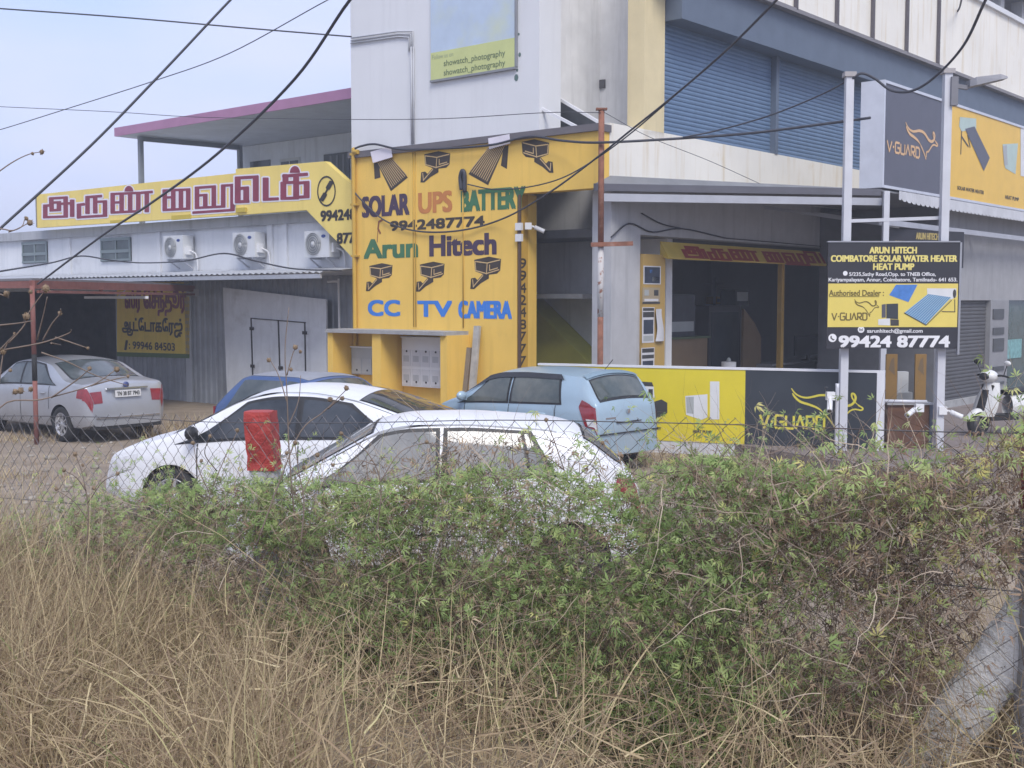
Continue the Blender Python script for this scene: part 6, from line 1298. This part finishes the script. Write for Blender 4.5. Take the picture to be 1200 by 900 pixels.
# dry leaves, twigs and vines on the fence
def brown_density(px, py):
    t = np.interp(px, GX, GY); h = py - t; d = np.interp(px, [0, 150, 300, 480, 560, 740, 800, 950, 1020, 1200], [.25, .45, .5, .5, .6, .55, .6, .95, 1, 1]) * np.where(h > 10, 1, 0) * np.clip(1.1 - .5 * h / 400, .3, 1) * np.where(py > 690 + (1170 - px) * 1.35, .07, 1)
    d = np.where((px > 500) & (px < 745) & (py > 515) & (h <= 10), .14, d); return np.where((px > 330) & (px < 1190) & (h > -26) & (h <= 10) & (py > 505), np.maximum(d, .09), d)
P = sample(20000, brown_density, -7.2, 1.6, .14, -.1, .04, -.02); n = len(P)
mesh_np('dry_leaves', *leaves(P, NR.uniform(.018, .040, n), 3, .8, np.clip(NR.normal(.42, .22, n), 0, 1), .7), DRYM, 'brown withered leaves caught in the chain link fence', 'dry leaves')
P = sample(13000, brown_density, -7.2, 1.6, .14, -.1, .04, -.02); n = len(P); D = unit(NR.normal(size=(n, 3)) * np.array([1, .5, .9]))
v1_ = ribbons(P, D, NR.uniform(.12, .45, n), NR.uniform(.0022, .0048, n), NR.normal(size=(n, 3)) * 1.4, 8, NR.uniform(0, 1, n), .22)
mesh_np('dry_vines', *join([v1_, rb]), VINEM, 'tangle of thin dry vines woven through the fence', 'dry vine')
# dry grass on both sides of the fence
def grass(n, ylo, yhi, hm, hs, wid, lean=.35, xr=(-7.5, 1.5), lim=None):
    x = NR.uniform(*xr, n); y = NR.uniform(ylo, yhi, n); P = fworld(x, y, x * 0); P[:, 2] = [bank(a, b) for a, b in P[:, :2]]
    cl = .8 + .35 * np.sin(x * 3.1 + y * 2) * np.sin(x * 1.3 + 2); H = np.clip(NR.normal(hm, hs, n) * cl, .12, 1.3)
    top = P.copy(); top[:, 2] += H; px, py = proj(top); bx, by = proj(P + np.array([0, 0, .02])); k = (px > -120) & (px < 1320) & (py < 960)
    if lim: k &= py > np.interp(px, *lim) + NR.exponential(1, n) * -14
    P, H = P[k], H[k]; n = len(P); D = unit(NR.normal(size=(n, 3)) * np.array([lean, lean, 0]) + np.array([.06, -.03, 1])); bend = NR.normal(size=(n, 3)) * np.array([.9, .9, .25]) + np.array([.1, 0, -.35])
    return ribbons(P, D, H * 1.08, wid * NR.uniform(.6, 1.5, n), bend, 5, np.clip(NR.beta(2, 1.9, n), 0, 1), .05)
LIM = ([-120, 0, 150, 250, 330, 400, 480, 620, 760, 900, 1000, 1100, 1320], [560, 575, 635, 690, 750, 850, 880, 910, 930, 930, 950, 990, 990])
parts = [grass(30000, -1.55, -.05, .48, .16, .0052, .45, lim=LIM), grass(4200, -1.4, .1, .74, .16, .0048, .42, lim=([-120, 0, 160, 300, 480, 640, 900, 1000, 1100, 1320], [530, 545, 600, 640, 680, 740, 800, 860, 920, 960])), grass(16000, .05, 1.6, .42, .14, .006, .45), grass(9000, 1.6, 3.4, .22, .1, .006, .5), grass(20000, .05, 1.3, .62, .2, .006, .5, xr=(-3, 1.4)), grass(900, -1.5, .0, .66, .16, .011, .6, lim=LIM), grass(1500, -.6, .05, .85, .2, .0050, .3, xr=(-4, 1.0), lim=([-120, 300, 420, 700, 1000, 1320], [640, 660, 680, 690, 720, 900])), grass(1500, -1.3, .1, .95, .2, .0050, .3, xr=(-7.5, -3.4), lim=([-120, 0, 150, 300, 400, 1320], [500, 525, 570, 640, 800, 990]))]
mesh_np('dry_grass', *join(parts), GRASSM, 'tall dry tan grass and stalks along the roadside bank', 'grass')
# litter of crushed stalks low in the grass, so that no bare soil shows between
n = 15000; x = NR.uniform(-7.5, 1.5, n); y = NR.uniform(-1.6, .25, n); P = fworld(x, y, x * 0); P[:, 2] = [bank(a, b) for a, b in P[:, :2]]; P[:, 2] += NR.uniform(.02, .36, n)
px, py = proj(P); P = P[(px > -60) & (px < 1260) & (py < 960)]; n = len(P)
mesh_np('grass_litter', *ribbons(P, unit(NR.normal(size=(n, 3)) * np.array([1, 1, .5])), NR.uniform(.1, .35, n), NR.uniform(.003, .007, n), NR.normal(size=(n, 3)), 4, np.clip(NR.beta(1.6, 2.4, n), 0, .9), .1), GRASSM, 'crushed brown stalks and litter between the standing grass', 'grass litter')
tb_, tr_ = [], []
for px, py, n, r_, h_ in ((30, 516, 220, .5, .22), (205, 512, 260, .45, .4), (232, 500, 160, .3, .3), (70, 540, 120, .6, .12), (10, 560, 160, .5, .2), (110, 566, 140, .8, .12), (790, 545, 260, .5, .25), (880, 548, 200, .6, .22), (740, 540, 200, .4, .25)):
    c = on_z(px, py, 0); P = np.array([c.x, c.y, 0]) + np.c_[NR.normal(0, r_, n), NR.normal(0, r_ * .5, n), np.zeros(n)]; tb_.append(ribbons(P, unit(NR.normal(size=(n, 3)) * np.array([.5, .5, .1]) + np.array([0, 0, 1])), NR.uniform(.4, 1.2, n) * h_, np.full(n, .012), NR.normal(size=(n, 3)) * .6, 4, np.clip(NR.beta(2, 2, n), 0, 1), .1))
mesh_np('yard_weeds', *join(tb_), GRASSM, 'dry tufts and weeds at the edges of the dirt yard', 'weeds')
n = 500; st_ = MB()
for i in range(n):
    c = on_z(rnd.uniform(-40, 260), rnd.uniform(515, 640), 0); r_ = abs(rnd.gauss(0, .018)) + .008; st_.ball((c.x, c.y, bank(c.x, c.y) + r_ * .3), (r_ * rnd.uniform(.8, 1.5), r_, r_ * .7), 6, 4)
st_.top('gravel', mat('yard_stone', (.30, .27, .23), .9, var=.3, vs=3), 'small stones scattered over the dirt yard', 'gravel', kind='stuff')
# ------------------------------------------------------------------ single dry weeds with seed heads
TWIG = mat('dry_twig', (.20, .155, .125), .9, var=.2); HEAD = mat('seed_head', (.24, .175, .115), .95, var=.3, vs=30, bump=.6, bs=160)
def weed(lab, Y, stems, heads, r0=.0042):
    b = at(*stems[0][0], Y); o = thing('dry_weed', lab, 'dry weed', W, b, 'dry weeds by the fence'); OFF[o.name] = tuple(b); m = MB()
    for i, st_ in enumerate(stems):
        yy = Y + rnd.uniform(-.15, .15) * (i > 0); P = spline([at(px + rnd.uniform(-1, 1), py, Y + (yy - Y) * j / max(1, len(st_) - 1)) for j, (px, py) in enumerate(st_)], 5)
        m.tube(P, [r0 * (1 - .55 * k / len(P)) * (1 if i == 0 else .8) for k in range(len(P))], 5)
    m.part('stem', TWIG, o)
    for px, py, r_ in heads:
        c = at(px, py, Y); r_ *= .8; m = MB(); m.ball(c, (r_, r_, r_ * 1.05), 8, 6)
        for k in range(16):
            d = Vector((rnd.gauss(0, 1), rnd.gauss(0, 1), rnd.gauss(0, 1))).normalized(); m.add([c + d.orthogonal() * r_ * .3, c - d.orthogonal() * r_ * .3, c + d * r_ * 1.6], [(0, 1, 2)])
        m.part('seed_head', HEAD, o)
weed('branching dry weed with round heads at the left edge, before the red post', 5.6, [[(-30, 700), (-12, 560), (2, 430), (10, 400)], [(-2, 411), (48, 402), (80, 391), (84, 386)], [(50, 399), (60, 380), (70, 368), (71, 362)], [(65, 395), (85, 402), (103, 408)], [(10, 402), (28, 382), (35, 365), (52, 342)], [(-10, 382), (20, 379), (38, 376)], [(44, 398), (50, 370), (56, 348)], [(-12, 340), (4, 346), (10, 349)], [(-5, 415), (10, 400), (18, 392)], [(60, 402), (72, 404)]], [(54, 338, .022), (31, 371, .022), (70, 367, .012), (103, 408, .009), (7, 344, .016), (4, 412, .018), (17, 391, .009), (36, 342, .012)], .0055)
weed('long dry stalk arching across the silver sedan', 5.4, [[(-60, 720), (-30, 560), (0, 478), (50, 468), (107, 452), (136, 434)], [(48, 413), (80, 424), (112, 440), (150, 452)], [(107, 452), (128, 446), (150, 441)], [(60, 466), (90, 446), (105, 432)]], [(137, 433, .016), (105, 432, .012), (24, 458, .018), (18, 459, .016), (36, 456, .014), (12, 434, .01), (150, 441, .009)], .005)
weed('dry weed with pale tips reaching up before the roof sign', 5.8, [[(-40, 360), (-10, 276), (16, 270), (35, 261)], [(10, 272), (24, 266), (30, 256)], [(-20, 215), (12, 192), (34, 181), (49, 178)]], [(35, 261, .018), (31, 256, .012), (49, 178, .014), (38, 180, .009)], .0045)
weed('single thin dry stalk standing over the blue car', 5.2, [[(348, 640), (340, 540), (336, 460), (334, 410), (339, 360)], [(337, 470), (326, 440), (316, 422)], [(336, 440), (342, 415), (347, 408)], [(337, 500), (350, 470), (352, 440)]], [(315, 422, .012), (346, 407, .014), (352, 412, .009), (341, 433, .010)], .0038)
weed('dry stalk with three round heads before the white sedan roof', 5.0, [[(300, 640), (330, 560), (352, 505), (380, 482), (406, 456)], [(378, 483), (388, 474), (392, 468)], [(384, 479), (396, 470), (401, 467)]], [(406, 455, .013), (387, 468, .013), (401, 467, .012)], .0038)
weed('short dry weed right of the red topped post', 4.9, [[(352, 640), (356, 590), (350, 555), (346, 520)], [(354, 580), (366, 552), (372, 534)], [(352, 560), (340, 545), (336, 532)]], [(346, 519, .012), (372, 533, .012), (336, 531, .010), (356, 548, .010)], .0036)
weed('low dry weed with brown heads before the sandy yard', 5.9, [[(100, 650), (104, 600), (98, 560), (88, 533)], [(103, 590), (120, 565), (138, 556)], [(101, 575), (90, 560), (76, 552)], [(104, 610), (86, 588), (66, 574)]], [(88, 532, .014), (138, 555, .012), (75, 551, .012), (110, 572, .013), (66, 573, .012), (97, 545, .010)], .0040)
weed('leaning dry weed left of the red topped post', 5.6, [[(236, 640), (244, 585), (262, 540), (278, 505)], [(246, 580), (232, 548), (226, 520)], [(255, 552), (240, 532), (246, 512)]], [(278, 504, .012), (226, 519, .012), (246, 511, .010), (236, 540, .010)], .0036)
weed('spindly dry weed standing over the rear of the near hatchback', 4.6, [[(660, 640), (668, 580), (655, 530), (640, 492)], [(664, 570), (690, 545), (706, 520)], [(660, 550), (640, 535), (618, 530)], [(668, 590), (700, 575), (722, 552)], [(666, 580), (640, 560), (600, 552)]], [(640, 492, .010), (706, 519, .010), (618, 530, .009)], .0034)
weed('tangled dry weed leaning over the front window of the near hatchback', 4.8, [[(440, 640), (446, 570), (430, 530), (400, 508)], [(445, 565), (470, 530), (500, 518)], [(440, 545), (420, 540), (390, 545)], [(446, 590), (480, 560), (520, 552)], [(446, 575), (410, 565), (370, 560)]], [(400, 508, .010), (500, 518, .010), (390, 545, .009)], .0034)

# ------------------------------------------------------------------ added to lift the dark tones, a thin haze over the yard
m = MB(); m.box(-640, 640, -230, 930, -1.2, 15.6)
HZ = bpy.data.materials.new('veil_air'); HZ.use_nodes = True; hn = HZ.node_tree; hn.nodes.remove(hn.nodes['Principled BSDF'])
pv = hn.nodes.new('ShaderNodeVolumePrincipled'); pv.inputs['Color'].default_value = (.86, .89, .96, 1); pv.inputs['Density'].default_value = .0032; pv.inputs['Anisotropy'].default_value = .1
hn.links.new(pv.outputs[0], hn.nodes['Material Output'].inputs['Volume'])
hz = m.top('veil', HZ, 'thin pale haze added to lift the dark tones over the yard', 'veil', kind='stuff')
